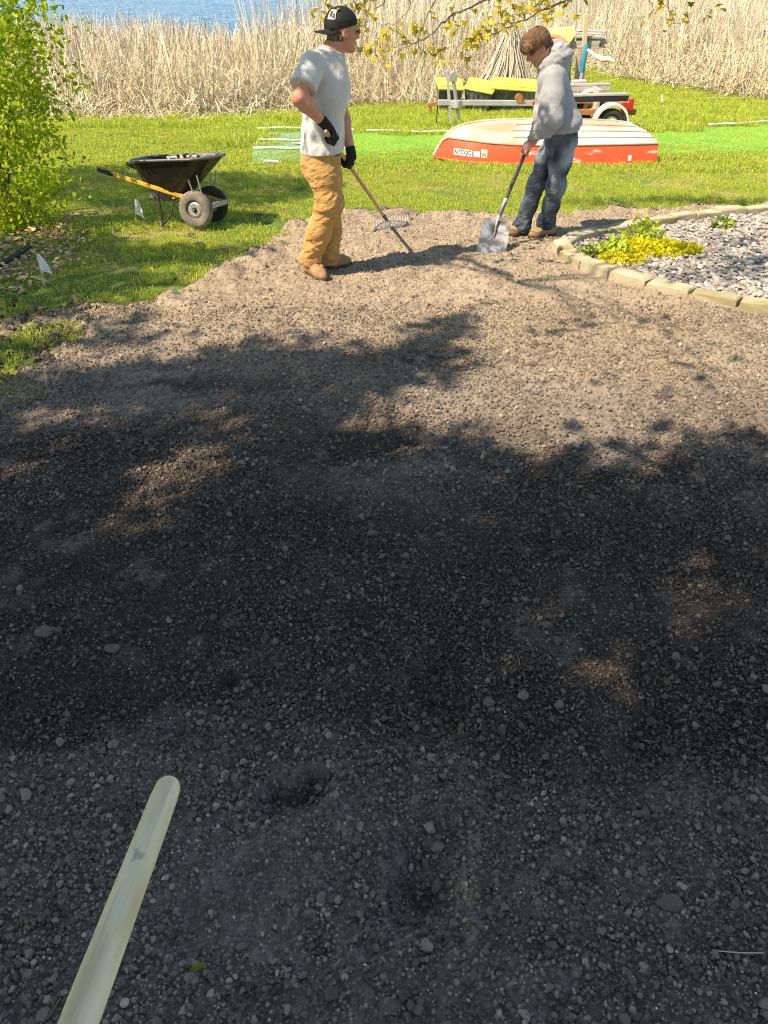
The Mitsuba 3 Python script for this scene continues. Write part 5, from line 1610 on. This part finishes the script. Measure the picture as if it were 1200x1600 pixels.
# ================================================================== the man with the rake
def man():
    t = thing('person', 'man in white T-shirt, backwards black cap and tan trousers holding a rake', 'person')
    g = lambda a, b, q=.045: ground(a, b, q)
    Y = 5.62
    sz = lambda p: np.array([p[0], p[1], float(soil_z(p[0], p[1])[0]) + .006])
    hR, tR, hL, tL = sz(g(481, 423)), sz(g(509, 439)), sz(g(511, 420)), sz(g(549, 412))
    f = V3(.985, .17, 0)
    f /= np.linalg.norm(f)
    l = V3(-f[1], f[0], 0)
    up = V3(0, 0, 1)
    shR, shL = at(488, 101, Y - .15), at(518, 101, Y + .20)
    elR, wrR, haR = at(467, 152, Y - .30), at(507, 193, Y - .19), at(516, 215, Y - .185)
    elL, wrL, haL = at(533, 172, Y + .27), at(549, 240, Y + .17), at(553, 267, Y + .15)
    hipR, hipL = at(499, 231, Y - .05), at(505, 231, Y + .13)
    knR, knL = at(514, 315, Y - .075), at(517, 318, Y + .12)
    anR, anL = at(485, 404, Y + .01), at(513, 403, Y + .17)
    anR[1], anL[1] = (hR + .25 * (tR - hR))[1], (hL + .3 * (tL - hL))[1]
    neck, chest, pel = at(519, 80, Y + .03), at(510, 122, Y + .02), at(503, 232, Y + .03)
    ho = at(534, 48, Y + .05)
    fh = V3(.90, .43, -.02)
    fh /= np.linalg.norm(fh)
    lh = np.cross(up, fh)
    lh /= np.linalg.norm(lh)
    Rh = np.stack([fh, lh, np.cross(fh, lh)], 1)
    # the rake's shaft decides where the hands close
    foot = ground(604, 347, .10)
    foot[2] += .02
    ax = foot - haR
    ax = ax / np.linalg.norm(ax)
    haL = haR + ax * ((haL - haR) @ ax)
    HR, HL = grip_hand(haR, ax, wrR, (0.3, -1, .2), thumb=1), grip_hand(haL, ax, wrL, (.8, .3, .4), thumb=1)

    def torso(P, e=0.0):
        d = flat_rc(P, chest + up * .02, pel, .098 + e, .104 + e, l, .70)
        d = smin(d, rc(P, shR + l * .03, shL - l * .03, .062 + e, .062 + e), .07)
        return smin(d, rc(P, neck - up * .0, chest + up * .05, .064, .095), .05)

    def body(P):
        d = smin(torso(P), head_d(P, ho, Rh, neck), .03)
        for s_, e_, w_, H in ((shR, elR, wrR, HR), (shL, elL, wrL, HL)):
            m_ = e_ + (w_ - e_) * .25
            arm = chain(P, [s_, s_ + (e_ - s_) * .45, e_, m_, w_], [.062, .054, .044, .047, .030], .03)
            d = smin(d, smin(arm, hand_d(P, H), .015), .03)
        for h_, k_, a_ in ((hipR, knR, anR), (hipL, knL, anL)):
            d = smin(d, chain(P, [h_, k_, k_ + (a_ - k_) * .3, a_, a_ - up * .04], [.085, .055, .056, .042, .036], .03), .04)
        return d
    allp = [ho + up * .13, neck, shR, shL, elR, wrR, haR, haL, elL, hipR, knR, knL, anR - up * .03, anL - up * .03, ho + fh * .12]
    fig_put('body', surface(body, *bounds(allp, .10), .0055), 'mat_skin', t)

    sR, sL = shR + (elR - shR) * .70, shL + (elL - shL) * .75
    dR, dL = (elR - shR) / np.linalg.norm(elR - shR), (elL - shL) / np.linalg.norm(elL - shL)

    def shirt(P):
        d = flat_rc(P, chest + up * .03, pel - up * .03 - f * .002, .124, .150, l, .74)
        d = smin(d, ell(P, chest + f * .02 - up * .06, (.140, .185, .16), np.stack([f, l, up], 1)), .06)
        d = smin(d, rc(P, shR + l * .02, shL - l * .02, .078, .078), .07)
        d = smin(d, rc(P, neck - up * .035, chest, .080, .12), .05)
        for a_, e_, q in ((shR, sR, dR), (shL, sL, dL)):
            sl = rc(P, a_, e_ + q * .2, .078, .108)
            sl = np.maximum(sl, (P - e_.astype(np.float32)) @ q.astype(np.float32))
            d = smin(d, sl, .022)
        hem = (pel[2] - .012) - P[:, 2] + .04 * ((P - pel.astype(np.float32)) @ f)
        d = d + .004 - .020 * ridge(P, 7.5, 3, up + .3 * l, .30) * np.clip((chest[2] + .05 - P[:, 2]) / .3, 0.25, 1) + .005 * wr(P, 20, 5)
        return smax(d, hem, .006)
    sh = fig_put('shirt', surface(shirt, *bounds([neck, shR, shL, sR, sL, pel], .20), .006), 'mat_shirt', t)
    a = np.linspace(0, 2 * np.pi, 25)
    nr = (neck - chest)
    Rn = frame(nr, f)
    cc = neck + up * .000 + f * .004
    put('collar', tube(cc + (np.cos(a)[:, None] * Rn[:, 0] * .072 + np.sin(a)[:, None] * Rn[:, 1] * .074), .010, 8, False), 'mat_shirt', sh, smooth=True)

    def trousers(P):
        d = flat_rc(P, pel + up * .02, pel - up * .10, .128, .125, l, .80)
        d = smin(d, ell(P, pel - f * .05 - up * .10, (.10, .16, .12), np.stack([f, l, up], 1)), .05)
        for h_, k_, a_, sd in ((hipR, knR, anR, 1), (hipL, knL, anL, 2)):
            ax_ = (a_ - k_) / np.linalg.norm(a_ - k_)
            mid = (k_ + a_) / 2
            leg = chain(P, [h_ - up * .05, (h_ + k_) / 2, k_, mid, a_, a_ + ax_ * .06], [.107, .101, .086, .082, .074, .080], .05)
            along = (P - k_.astype(np.float32)) @ ax_.astype(np.float32)
            amp = np.exp(-((along - .02) / .12) ** 2) + 1.15 * np.exp(-((along - .36) / .12) ** 2) + .28
            leg = leg + .006 + .004 * amp - .017 * amp * ridge(P, 7, 10 + sd, ax_ + 1.1 * f, 2.2) - .012 * amp * ridge(P, 9, 14 + sd, ax_ - .9 * f + .3 * l, 2.4) - .008 * ridge(P, 6, 17 + sd, f - .2 * ax_, 1.6)
            leg = np.maximum(leg, (P - (a_ + ax_ * .030).astype(np.float32)) @ ax_.astype(np.float32))
            d = smin(d, leg, .02 if sd == 2 else .03)
        d = d - .010 * ridge(P, 9, 33, up, 2.5) * np.exp(-((P[:, 2] - hipR[2] + .12) / .1) ** 2)
        return smax(d, P[:, 2] - (pel[2] + .035), .005)
    tr = fig_put('trousers', surface(trousers, *bounds([pel, hipR, hipL, knR, knL, anR, anL], .17), .006), 'mat_duck', t)

    def belt(P):
        d = flat_rc(P, pel + up * .02, pel - up * .10, .133, .132, l, .80)
        return smax(d, np.abs(P[:, 2] - (pel[2] - .012)) - .020, .004)
    put('belt', surface(belt, *bounds([pel], .24), .006), 'mat_belt', tr, smooth=40)
    boot(hR, tR, anR, t)
    boot(hL, tL, anL, t)
    # gloves
    for H, w_, e_ in ((HR, wrR, elR), (HL, wrL, elL)):
        q = (e_ - w_) / np.linalg.norm(e_ - w_)

        def glove(P):
            d = hand_d(P, H, .0028)
            d = smin(d, rc(P, w_ - q * .02, w_ + q * .035, .033, .036), .015)
            return np.maximum(d, (P - (w_ + q * .045).astype(np.float32)) @ q.astype(np.float32))
        pts = [p for ch in H[0] + H[1] for p in ch[0]]
        gl = fig_put('glove', surface(glove, *bounds(pts + [w_ + q * .05], .035), .0035), 'mat_glove', t)
        fig_put('finger_pads', surface(lambda P: hand_d(P, (H[0], [(p[2:], r[2:]) for p, r in H[1]]), .0042, False) if False else np.minimum.reduce([rc(P, p[-2] * .7 + p[-1] * .3, p[-1], r[-2] + .004, r[-1] + .004) for p, r in H[1]]), *bounds(pts, .03), .0032), 'mat_glove_tan', gl)
    # hair, cap, glasses

    def loc(P):
        return (P - ho.astype(np.float32)) @ Rh

    def hair(P):
        Q = loc(P)
        d = head_d(P, ho, Rh, neck, 1.0, .005)
        return smax(smax(d, Q[:, 0] + .030 + .4 * (Q[:, 2] + .02), .006), -(Q[:, 2] + .056), .010)
    lo, hi = bounds([ho], .20)
    fig_put('hair', surface(hair, lo, hi, .0045), 'mat_hair', t)
    tilt = lambda Q: Q[:, 2] - (.022 + .16 * Q[:, 0])                  # the band sits low at the back

    def cap(P):
        Q = loc(P)
        d = ell(Q, (-.006, 0, .034), (.112, .090, .106))
        d = np.where(Q[:, 2] > .05, ell(Q, (-.006, 0, .034), (.112, .092, .100)), d)
        d = smax(d, -tilt(Q), .004)
        # visor, worn to the back
        x, y = Q[:, 0] + .100, Q[:, 1]
        sheet_ = np.abs(Q[:, 2] - (.006 + 0.10 * x - 3.2 * y * y)) - .0035
        rim = np.sqrt((x / .085) ** 2 + (y / .080) ** 2) * .08 - .08
        v = np.maximum(np.maximum(sheet_, rim), x - .045)
        return smin(d, v, .004)
    cp = fig_put('cap', surface(cap, lo, hi, .0035), 'mat_cap', t)

    def on_cap(az, elv, grow=.0035):
        c_, s_ = np.cos(az), np.sin(az)
        q = np.stack([c_ * np.cos(elv), s_ * np.cos(elv), np.sin(elv)], -1)
        r_ = 1 / np.sqrt((q[..., 0] / .112) ** 2 + (q[..., 1] / .092) ** 2 + (q[..., 2] / .102) ** 2)
        return ho + (q * (r_ + grow)[..., None] + np.array([-.006, 0, .034])) @ Rh.T

    def cap_patch(name, a0, a1, e0, e1, m_, grow):
        A, E = np.meshgrid(np.linspace(a0, a1, 7), np.linspace(e0, e1, 7))
        G = on_cap(A, E, grow).reshape(-1, 3)
        i = (np.arange(6)[:, None] * 7 + np.arange(6)[None]).ravel()
        put(name, (G, np.vstack([np.stack([i, i + 1, i + 8], 1), np.stack([i, i + 8, i + 7], 1)])), m_, cp, smooth=True)
    A0 = math.radians(212)
    cap_patch('patch', A0 - .27, A0 + .27, .28, .86, 'mat_cloth_grey', .004)
    cap_patch('patch_print', A0 - .16, A0 + .02, .42, .74, 'mat_print', .0055)
    cap_patch('patch_print', A0 + .07, A0 + .19, .36, .60, 'mat_print', .0055)
    gl = put('glasses', join(tube(ho + np.array([[-.005, -.080, .012], [.05, -.076, .013], [.092, -.062, .010]]) @ Rh.T, .0028, 6), tube(ho + np.array([[-.005, .080, .012], [.05, .076, .013], [.092, .062, .010]]) @ Rh.T, .0028, 6),
                             tube(ho + np.array([[.092, -.062, .010], [.108, -.03, .014], [.112, 0, .012], [.108, .03, .014], [.092, .062, .010]]) @ Rh.T, .0032, 6)), 'mat_glove_tan', t, smooth=True)
    for e in (-1, 1):
        put('lens', surface(lambda P: ell(loc(P), (.104, e * .036, -.002), (.006, .028, .018)), *bounds([ho + Rh @ np.array([.104, e * .036, 0])], .045), .003), 'mat_lens', gl, smooth=True)
    # ---------------- the rake
    rk = thing('garden_rake', 'bow rake with a long wooden handle held by the man', 'rake')
    put('handle', tube(np.array([haR - ax * .11, haR, foot - ax * .10]), [.0135, .0145, .0140], 14), 'mat_ash_handle', rk, smooth=True)
    put('ferrule', tube(np.array([foot - ax * .18, foot - ax * .02, foot]), [.0165, .0155, .011], 14), 'mat_black_metal', rk, smooth=True)
    a_, b_ = ground(583, 361, .04), ground(640, 350.5, .04)
    for q in (a_, b_):
        q[2] = float(soil_z(q[0], q[1])[0]) + .012
    bd = (b_ - a_) / np.linalg.norm(b_ - a_)
    put('bar', beam(a_, b_, .018, .016, .003), 'mat_steel', rk)
    for e, s_ in ((a_, -1), (b_, 1)):
        put('bow_arm', tube(bez(foot, foot + ax * .05, e + (foot - e) * .35 + bd * s_ * .05 + up * .02, e, 12), .006, 8), 'mat_steel', rk, smooth=True)
    fw = np.cross(bd, [0, 0, 1.0])
    for k in range(14):
        p = a_ + (b_ - a_) * (k + .5) / 14
        put('tine', tube(np.array([p, p + up * .045 + fw * -.004, p + up * .090 + fw * -.016]), [.007, .006, .004], 6), 'mat_tine', rk, smooth=True)


mat('mat_cloth_grey', (0.42, 0.42, 0.43), 0.8, 0.2)
mat("mat_galv",(.6,.6,.58),.5,.5) if "mat_galv" not in scene else None
mat("mat_black_metal",(.02,.02,.02),.5,.5) if "mat_black_metal" not in scene else None
mat("mat_print",(.06,.06,.07),.7,.2) if "mat_print" not in scene else None
man()


# ================================================================== the boy with the shovel
def boy():
    t = thing('person', 'boy in a grey hooded sweatshirt and blue jeans looking down at his shovel', 'person')
    Y = 6.72
    sz = lambda p: np.array([p[0], p[1], float(soil_z(p[0], p[1])[0]) + .004])
    g = lambda a, b: ground(a, b, .045)
    hL, tL, hR, tR = sz(g(868, 369)), sz(g(825, 373)), sz(g(826, 367)), sz(g(789, 370))
    f = V3(-.985, .12, 0)
    f /= np.linalg.norm(f)
    up = V3(0, 0, 1)
    l = np.cross(up, f)
    shL, shR = at(865, 122, Y - .15), at(861, 122, Y + .16)
    elL, wrL, haL = at(860, 184, Y - .235), at(834, 221, Y - .185), at(823, 233, Y - .17)
    hipL, hipR = at(882, 207, Y - .075), at(872, 207, Y + .085)
    knL, knR = at(869, 292, Y - .065), at(838, 289, Y + .10)
    anL, anR = at(856, 352, Y), at(816, 352, Y + .14)
    anL[1], anR[1] = (hL + .28 * (tL - hL))[1], (hR + .28 * (tR - hR))[1]
    neck, chest, pel = at(862, 102, Y + .01), at(866, 128, Y + .005), at(877, 203, Y)
    ho = at(840, 73, Y - .01)
    pt = math.radians(-37)
    fh = V3(-math.cos(pt) * .985, -.12, math.sin(pt))
    fh /= np.linalg.norm(fh)
    lh = np.cross(up, fh)
    lh /= np.linalg.norm(lh)
    Rh = np.stack([fh, lh, np.cross(fh, lh)], 1)
    # shovel geometry first
    tip = ground(766, 394, .04)
    tip[2] = float(soil_z(tip[0], tip[1])[0]) - .015
    top = at(777, 344, tip[1] + .12)
    ax = (haL - top) / np.linalg.norm(haL - top)
    grip2 = haL + ax * .22
    elR, wrR = at(852, 178, Y + .22), grip2 + np.array([.055, .055, .03])
    HL = grip_hand(haL, ax, wrL, (-.5, -.9, .5), rh=.015, thumb=-1, size=.93)
    HR = grip_hand(grip2, ax, wrR, (-.3, .9, .5), rh=.015, thumb=1, size=.93)

    def body(P):
        d = flat_rc(P, chest, pel, .105, .112, l, .74)
        d = smin(d, rc(P, shL + l * -.03, shR - l * -.03, .055, .055), .06)
        d = smin(d, rc(P, neck, chest, .058, .10), .05)
        d = smin(d, head_d(P, ho, Rh, neck, .95), .03)
        for s_, e_, w_, H in ((shL, elL, wrL, HL), (shR, elR, wrR, HR)):
            arm = chain(P, [s_, e_, w_], [.05, .040, .027], .03)
            d = smin(d, smin(arm, hand_d(P, H), .014), .03)
        for h_, k_, a_ in ((hipL, knL, anL), (hipR, knR, anR)):
            d = smin(d, chain(P, [h_, k_, k_ + (a_ - k_) * .3, a_, a_ - up * .04], [.075, .050, .050, .038, .034], .03), .04)
        return d
    allp = [ho + up * .11, neck, shL, shR, elL, wrL, haL, grip2, elR, hipL, hipR, knL, knR, anL - up * .03, anR - up * .03, ho + fh * .12]
    fig_put('body', surface(body, *bounds(allp, .09), .005), 'mat_skin', t)
    dF, dR_ = (wrL - elL) / np.linalg.norm(wrL - elL), (wrR - elR) / np.linalg.norm(wrR - elR)
    hc = at(873, 90, Y + .005)

    def hoodie(P):
        d = flat_rc(P, chest + up * .01 + f * .015, pel + up * .05 - f * .000, .122, .134, l, .74)
        d = smin(d, ell(P, pel + up * .060 - f * .01, (.143, .18, .085), np.stack([f, l, up], 1)), .05)
        d = smin(d, rc(P, shL - l * .03, shR + l * .03, .078, .078), .07)
        d = d - .010 * ridge(P, 6, 41, up + .4 * f, .5) * np.clip((chest[2] - P[:, 2]) / .2, 0, 1)
        for s_, e_, w_, q, sd in ((shL, elL, wrL, dF, 1), (shR, elR, wrR, dR_, 2)):
            sl = chain(P, [s_, (s_ + e_) / 2, e_, (e_ + w_) / 2, w_ - q * .02, w_ + q * .05], [.088, .096, .094, .083, .056, .042], .04)
            tt = (P - e_.astype(np.float32)) @ q.astype(np.float32)
            sl = sl + (.005 - .016 * ridge(P, 8, 50 + sd, q + .5 * up, 2.0) * np.exp(-(tt / .14) ** 2) - .016 * ridge(P, 13, 53 + sd, q, 2.6) * np.exp(-((tt - .2) / .08) ** 2))
            sl = np.maximum(sl, (P - (w_ + q * .012).astype(np.float32)) @ q.astype(np.float32))
            d = smin(d, sl, .014)
        # hood lying in folds round the neck
        ang = np.linspace(0, 2 * np.pi, 13)
        nb = neck + up * .012 - f * .010
        ringp = [nb + (f * math.cos(a) * .088 + l * math.sin(a) * .105) + up * (.030 - .050 * math.cos(a)) for a in ang]
        col_ = chain(P, ringp, [.036 + .012 * (1 - math.cos(a)) / 2 for a in ang], .01)
        hood = ell(P, hc + up * .0, (.085, .125, .125), np.stack([f, l, up], 1) @ np.array([[.90, 0, .43], [0, 1, 0], [-.43, 0, .90]]))
        hood = smax(hood, -ell(P, ho + np.array([-.01, 0, .012]), (.125, .105, .135), Rh), .02)
        col_ = smin(col_, hood, .025)
        col_ = col_ + .004 - .026 * ridge(P, 10, 61, f * .5 + up, 2.0)
        d = smin(d, col_, .018)
        band = P[:, 2] - pel[2]
        d = d + .006 * np.exp(-((band - .030) / .006) ** 2)              # seam of the waistband
        return smax(d, -(band + .008 + .10 * ((P - pel.astype(np.float32)) @ f)), .008)
    hm = surface(hoodie, *bounds([neck + up * .10, shL, shR, elL, elR, wrL, wrR, pel - up * .02, hc], .19), .0058)
    v = hm.vertices
    c = np.full((len(v), 3), .345) * np.array([.98, .99, 1.03]) * (0.92 + 0.2 * wr(v, 70, 3)[:, None])
    lg = at(886, 126, Y - .02)
    q = v - lg
    back = (np.abs(q[:, 2]) < .030) & (np.linalg.norm(q, axis=1) < .13) & ((v - chest) @ f < -.07) & (np.abs((v - chest) @ l + .035) < .05 + .6 * q[:, 2])
    c[back] = np.where((q[back, 2] > .016)[:, None], [[.05, .06, .06]], [[.10, .42, .08]])
    hd = fig_put('hooded_sweatshirt', hm, 'mat_hoodie', t, color=np.clip(c, 0, .85))
    # dropped shoulder seam and hood cords
    cs = shL + (elL - shL) * .42
    Rn = frame(elL - shL)
    a = np.linspace(0, 2 * np.pi, 33)
    ring = cs + (np.cos(a)[:, None] * Rn[:, 0] + np.sin(a)[:, None] * Rn[:, 1]) * .089
    ring = ring[(ring - cs) @ l > -.075] if False else ring
    put('seam', tube(ring, .0035, 6, False), 'mat_cloth_grey', hd, smooth=True)

    def jeans(P):
        d = flat_rc(P, pel + up * .05, pel - up * .08, .118, .120, l, .80)
        d = smin(d, ell(P, pel - f * .045 - up * .08, (.095, .150, .115), np.stack([f, l, up], 1)), .05)
        for h_, k_, a_, sd in ((hipL, knL, anL, 1), (hipR, knR, anR, 2)):
            ax_ = (a_ - k_) / np.linalg.norm(a_ - k_)
            leg = chain(P, [h_ - up * .04, (h_ + k_) / 2, k_, (k_ + a_) / 2, a_, a_ + ax_ * .06], [.099, .090, .074, .070, .070, .079], .05)
            al = (P - k_.astype(np.float32)) @ ax_.astype(np.float32)
            amp = .55 * np.exp(-((al - .0) / .12) ** 2) + 1.25 * np.exp(-((al - .34) / .07) ** 2) + .22
            leg = leg + .006 + .003 * amp - .016 * amp * ridge(P, 8, 70 + sd, ax_ + 1.0 * f, 2.2) - .012 * amp * ridge(P, 10, 74 + sd, ax_ - .8 * f + .3 * l, 2.4) - .007 * ridge(P, 6, 77 + sd, f - .2 * ax_, 1.6)
            leg = np.maximum(leg, (P - (a_ + ax_ * .045).astype(np.float32)) @ ax_.astype(np.float32))
            d = smin(d, leg, .018)
        d = d - .010 * ridge(P, 9, 83, up, 2.0) * np.exp(-((P[:, 2] - hipL[2] + .12) / .1) ** 2)
        return smax(d, P[:, 2] - (pel[2] + .05), .005)
    jm = surface(jeans, *bounds([pel, hipL, hipR, knL, knR, anL, anR], .16), .0058)
    v = jm.vertices
    fade = np.clip(0.38 + 2.4 * wr(v, 6.5, 90) + 0.8 * wr(v, 22, 91, (0, 0, 1), .35), 0, 1)[:, None]
    thigh = np.exp(-((v[:, 2] - (knL[2] + hipL[2]) / 2) / .22) ** 2)[:, None]
    c = (1 - fade * (.35 + .65 * thigh)) * np.array([.034, .047, .064]) + fade * (.35 + .65 * thigh) * np.array([.29, .35, .40])
    je = fig_put('jeans', jm, 'mat_jeans', t, color=c)
    boot(hL, tL, anL, t)
    boot(hR, tR, anR, t)

    def loc(P):
        return (P - ho.astype(np.float32)) @ Rh

    def hair(P):
        Q = loc(P)
        d = ell(Q, (.000, 0, .030), (.104, .085, .103))
        d = smin(d, rc(Q, (.07, -.045, .045), (.07, .045, .045), .045, .045), .03)
        S = np.stack([Q[:, 0] * 14 + Q[:, 2] * 14, Q[:, 1] * 85, (Q[:, 2] - Q[:, 0]) * 30], 1)
        d = d + .015 * (meshkit.fbm(S, 2, 7).astype(np.float32) - .5)
        fringe = .010 * (meshkit.noise(np.stack([Q[:, 1] * 70, Q[:, 0] * 30, 0 * Q[:, 0]], 1), 9).astype(np.float32) - .5)
        low = np.where(Q[:, 0] > .045, .028, np.where(Q[:, 0] > -.035, .012, -.045)) + fringe * 1.6
        return smax(d, low - Q[:, 2], .010)
    lo, hi = bounds([ho], .20)
    hm_ = fig_put('hair', surface(hair, lo, hi, .004), 'mat_hair', t)
    rng = RNG(71)
    locks = []
    for k in range(1300):
        az, e0 = rng.uniform(-math.pi, math.pi), rng.uniform(.05, 1.0)
        az = az if rng.random() < .55 else rng.normal(0, .8)
        low = .020 if abs(az) < .75 else (-.004 if abs(az) < 1.9 else -.05)
        q = np.linspace(0, 1, 6)
        z1 = low + rng.uniform(-.006, .045)
        z0 = .118 - .05 * e0 * rng.random()
        zz = z0 + (z1 - z0) * q ** 1.5
        zc_ = np.clip((zz - .030) / .110, -.98, .985)
        wdt = np.sqrt(1 - zc_ ** 2) + .03
        a_ = az + rng.normal(0, .10) * q + .30 * (1 - q)
        lift_ = 1 + rng.uniform(-.01, .035) * np.sin(q * 2.6)
        pts = np.stack([-.000 + .111 * wdt * np.cos(a_) * lift_, .092 * wdt * np.sin(a_) * lift_, zz], 1)
        locks.append(tube(ho + pts @ Rh.T, np.array([.0018, .0028, .0030, .0028, .0022, .0006]) * rng.uniform(.7, 1.2), 4, False))
    fig_put('locks', join(locks), 'mat_hair', hm_, kind='stuff')
    # ---------------- the shovel
    sv = thing('shovel', 'square bladed shovel with a dark shaft held by the boy', 'shovel')
    bl = top - tip
    Lb = np.linalg.norm(bl)
    bl /= Lb
    sd_ = np.cross(bl, [0, -1.0, 0])
    sd_ /= np.linalg.norm(sd_)
    if sd_[0] < 0:
        sd_ = -sd_
    nrm = np.cross(sd_, bl)
    if nrm[1] > 0:
        nrm = -nrm
    nu_, nv_ = 17, 20
    U, W_ = np.meshgrid(np.linspace(-1, 1, nu_), np.linspace(0, 1, nv_))
    half = np.interp(W_, [0, .15, .9, .97, 1.0], [.122, .124, .118, .108, .085])
    X = U * half
    dep = .020 * U ** 2 * (0.4 + .6 * W_) - .010 * np.exp(-(U / .16) ** 2) * smooth01(.35, .75, W_) + .015 * (1 - W_) ** 2
    G = tip + W_[..., None] * bl * Lb + X[..., None] * sd_ + dep[..., None] * nrm
    G2 = G - nrm * .0028
    i = (np.arange(nv_ - 1)[:, None] * nu_ + np.arange(nu_ - 1)[None]).ravel()
    fr = np.vstack([np.stack([i, i + 1, i + nu_ + 1], 1), np.stack([i, i + nu_ + 1, i + nu_], 1)])
    edge_ = np.concatenate([np.arange(nu_), np.arange(1, nv_) * nu_ + nu_ - 1, (nv_ - 1) * nu_ + np.arange(nu_ - 2, -1, -1), np.arange(nv_ - 2, 0, -1) * nu_])
    m = nu_ * nv_
    e2 = np.roll(edge_, -1)
    put('blade', (np.vstack([G.reshape(-1, 3), G2.reshape(-1, 3)]), np.vstack([fr, fr[:, ::-1] + m, np.stack([edge_, edge_ + m, e2 + m], 1), np.stack([edge_, e2 + m, e2], 1)])), 'mat_steel', sv, smooth=40)
    s0 = tip + bl * Lb * .52 + nrm * .008
    put('socket', tube(np.vstack([bez(s0, s0 + bl * .12, top - ax * .04 + nrm * .012, top + ax * .07, 12), [top + ax * .18]]), np.concatenate([np.linspace(.006, .020, 12), [.0185]]), 14), 'mat_steel', sv, smooth=True)
    put('shaft', tube(np.array([top + ax * .10, haL, grip2 + ax * .07, grip2 + ax * .085]), [.0158, .0155, .0155, .010], 14), 'mat_black_shaft', sv, smooth=True)


mat('mat_black_shaft', lambda p, n, uv: mix((0.025, 0.022, 0.022), (0.10, 0.085, 0.075), fbm(p.x * 12, p.y * 12, p.z * 12, 3)), 0.4, 0.4)
boy()
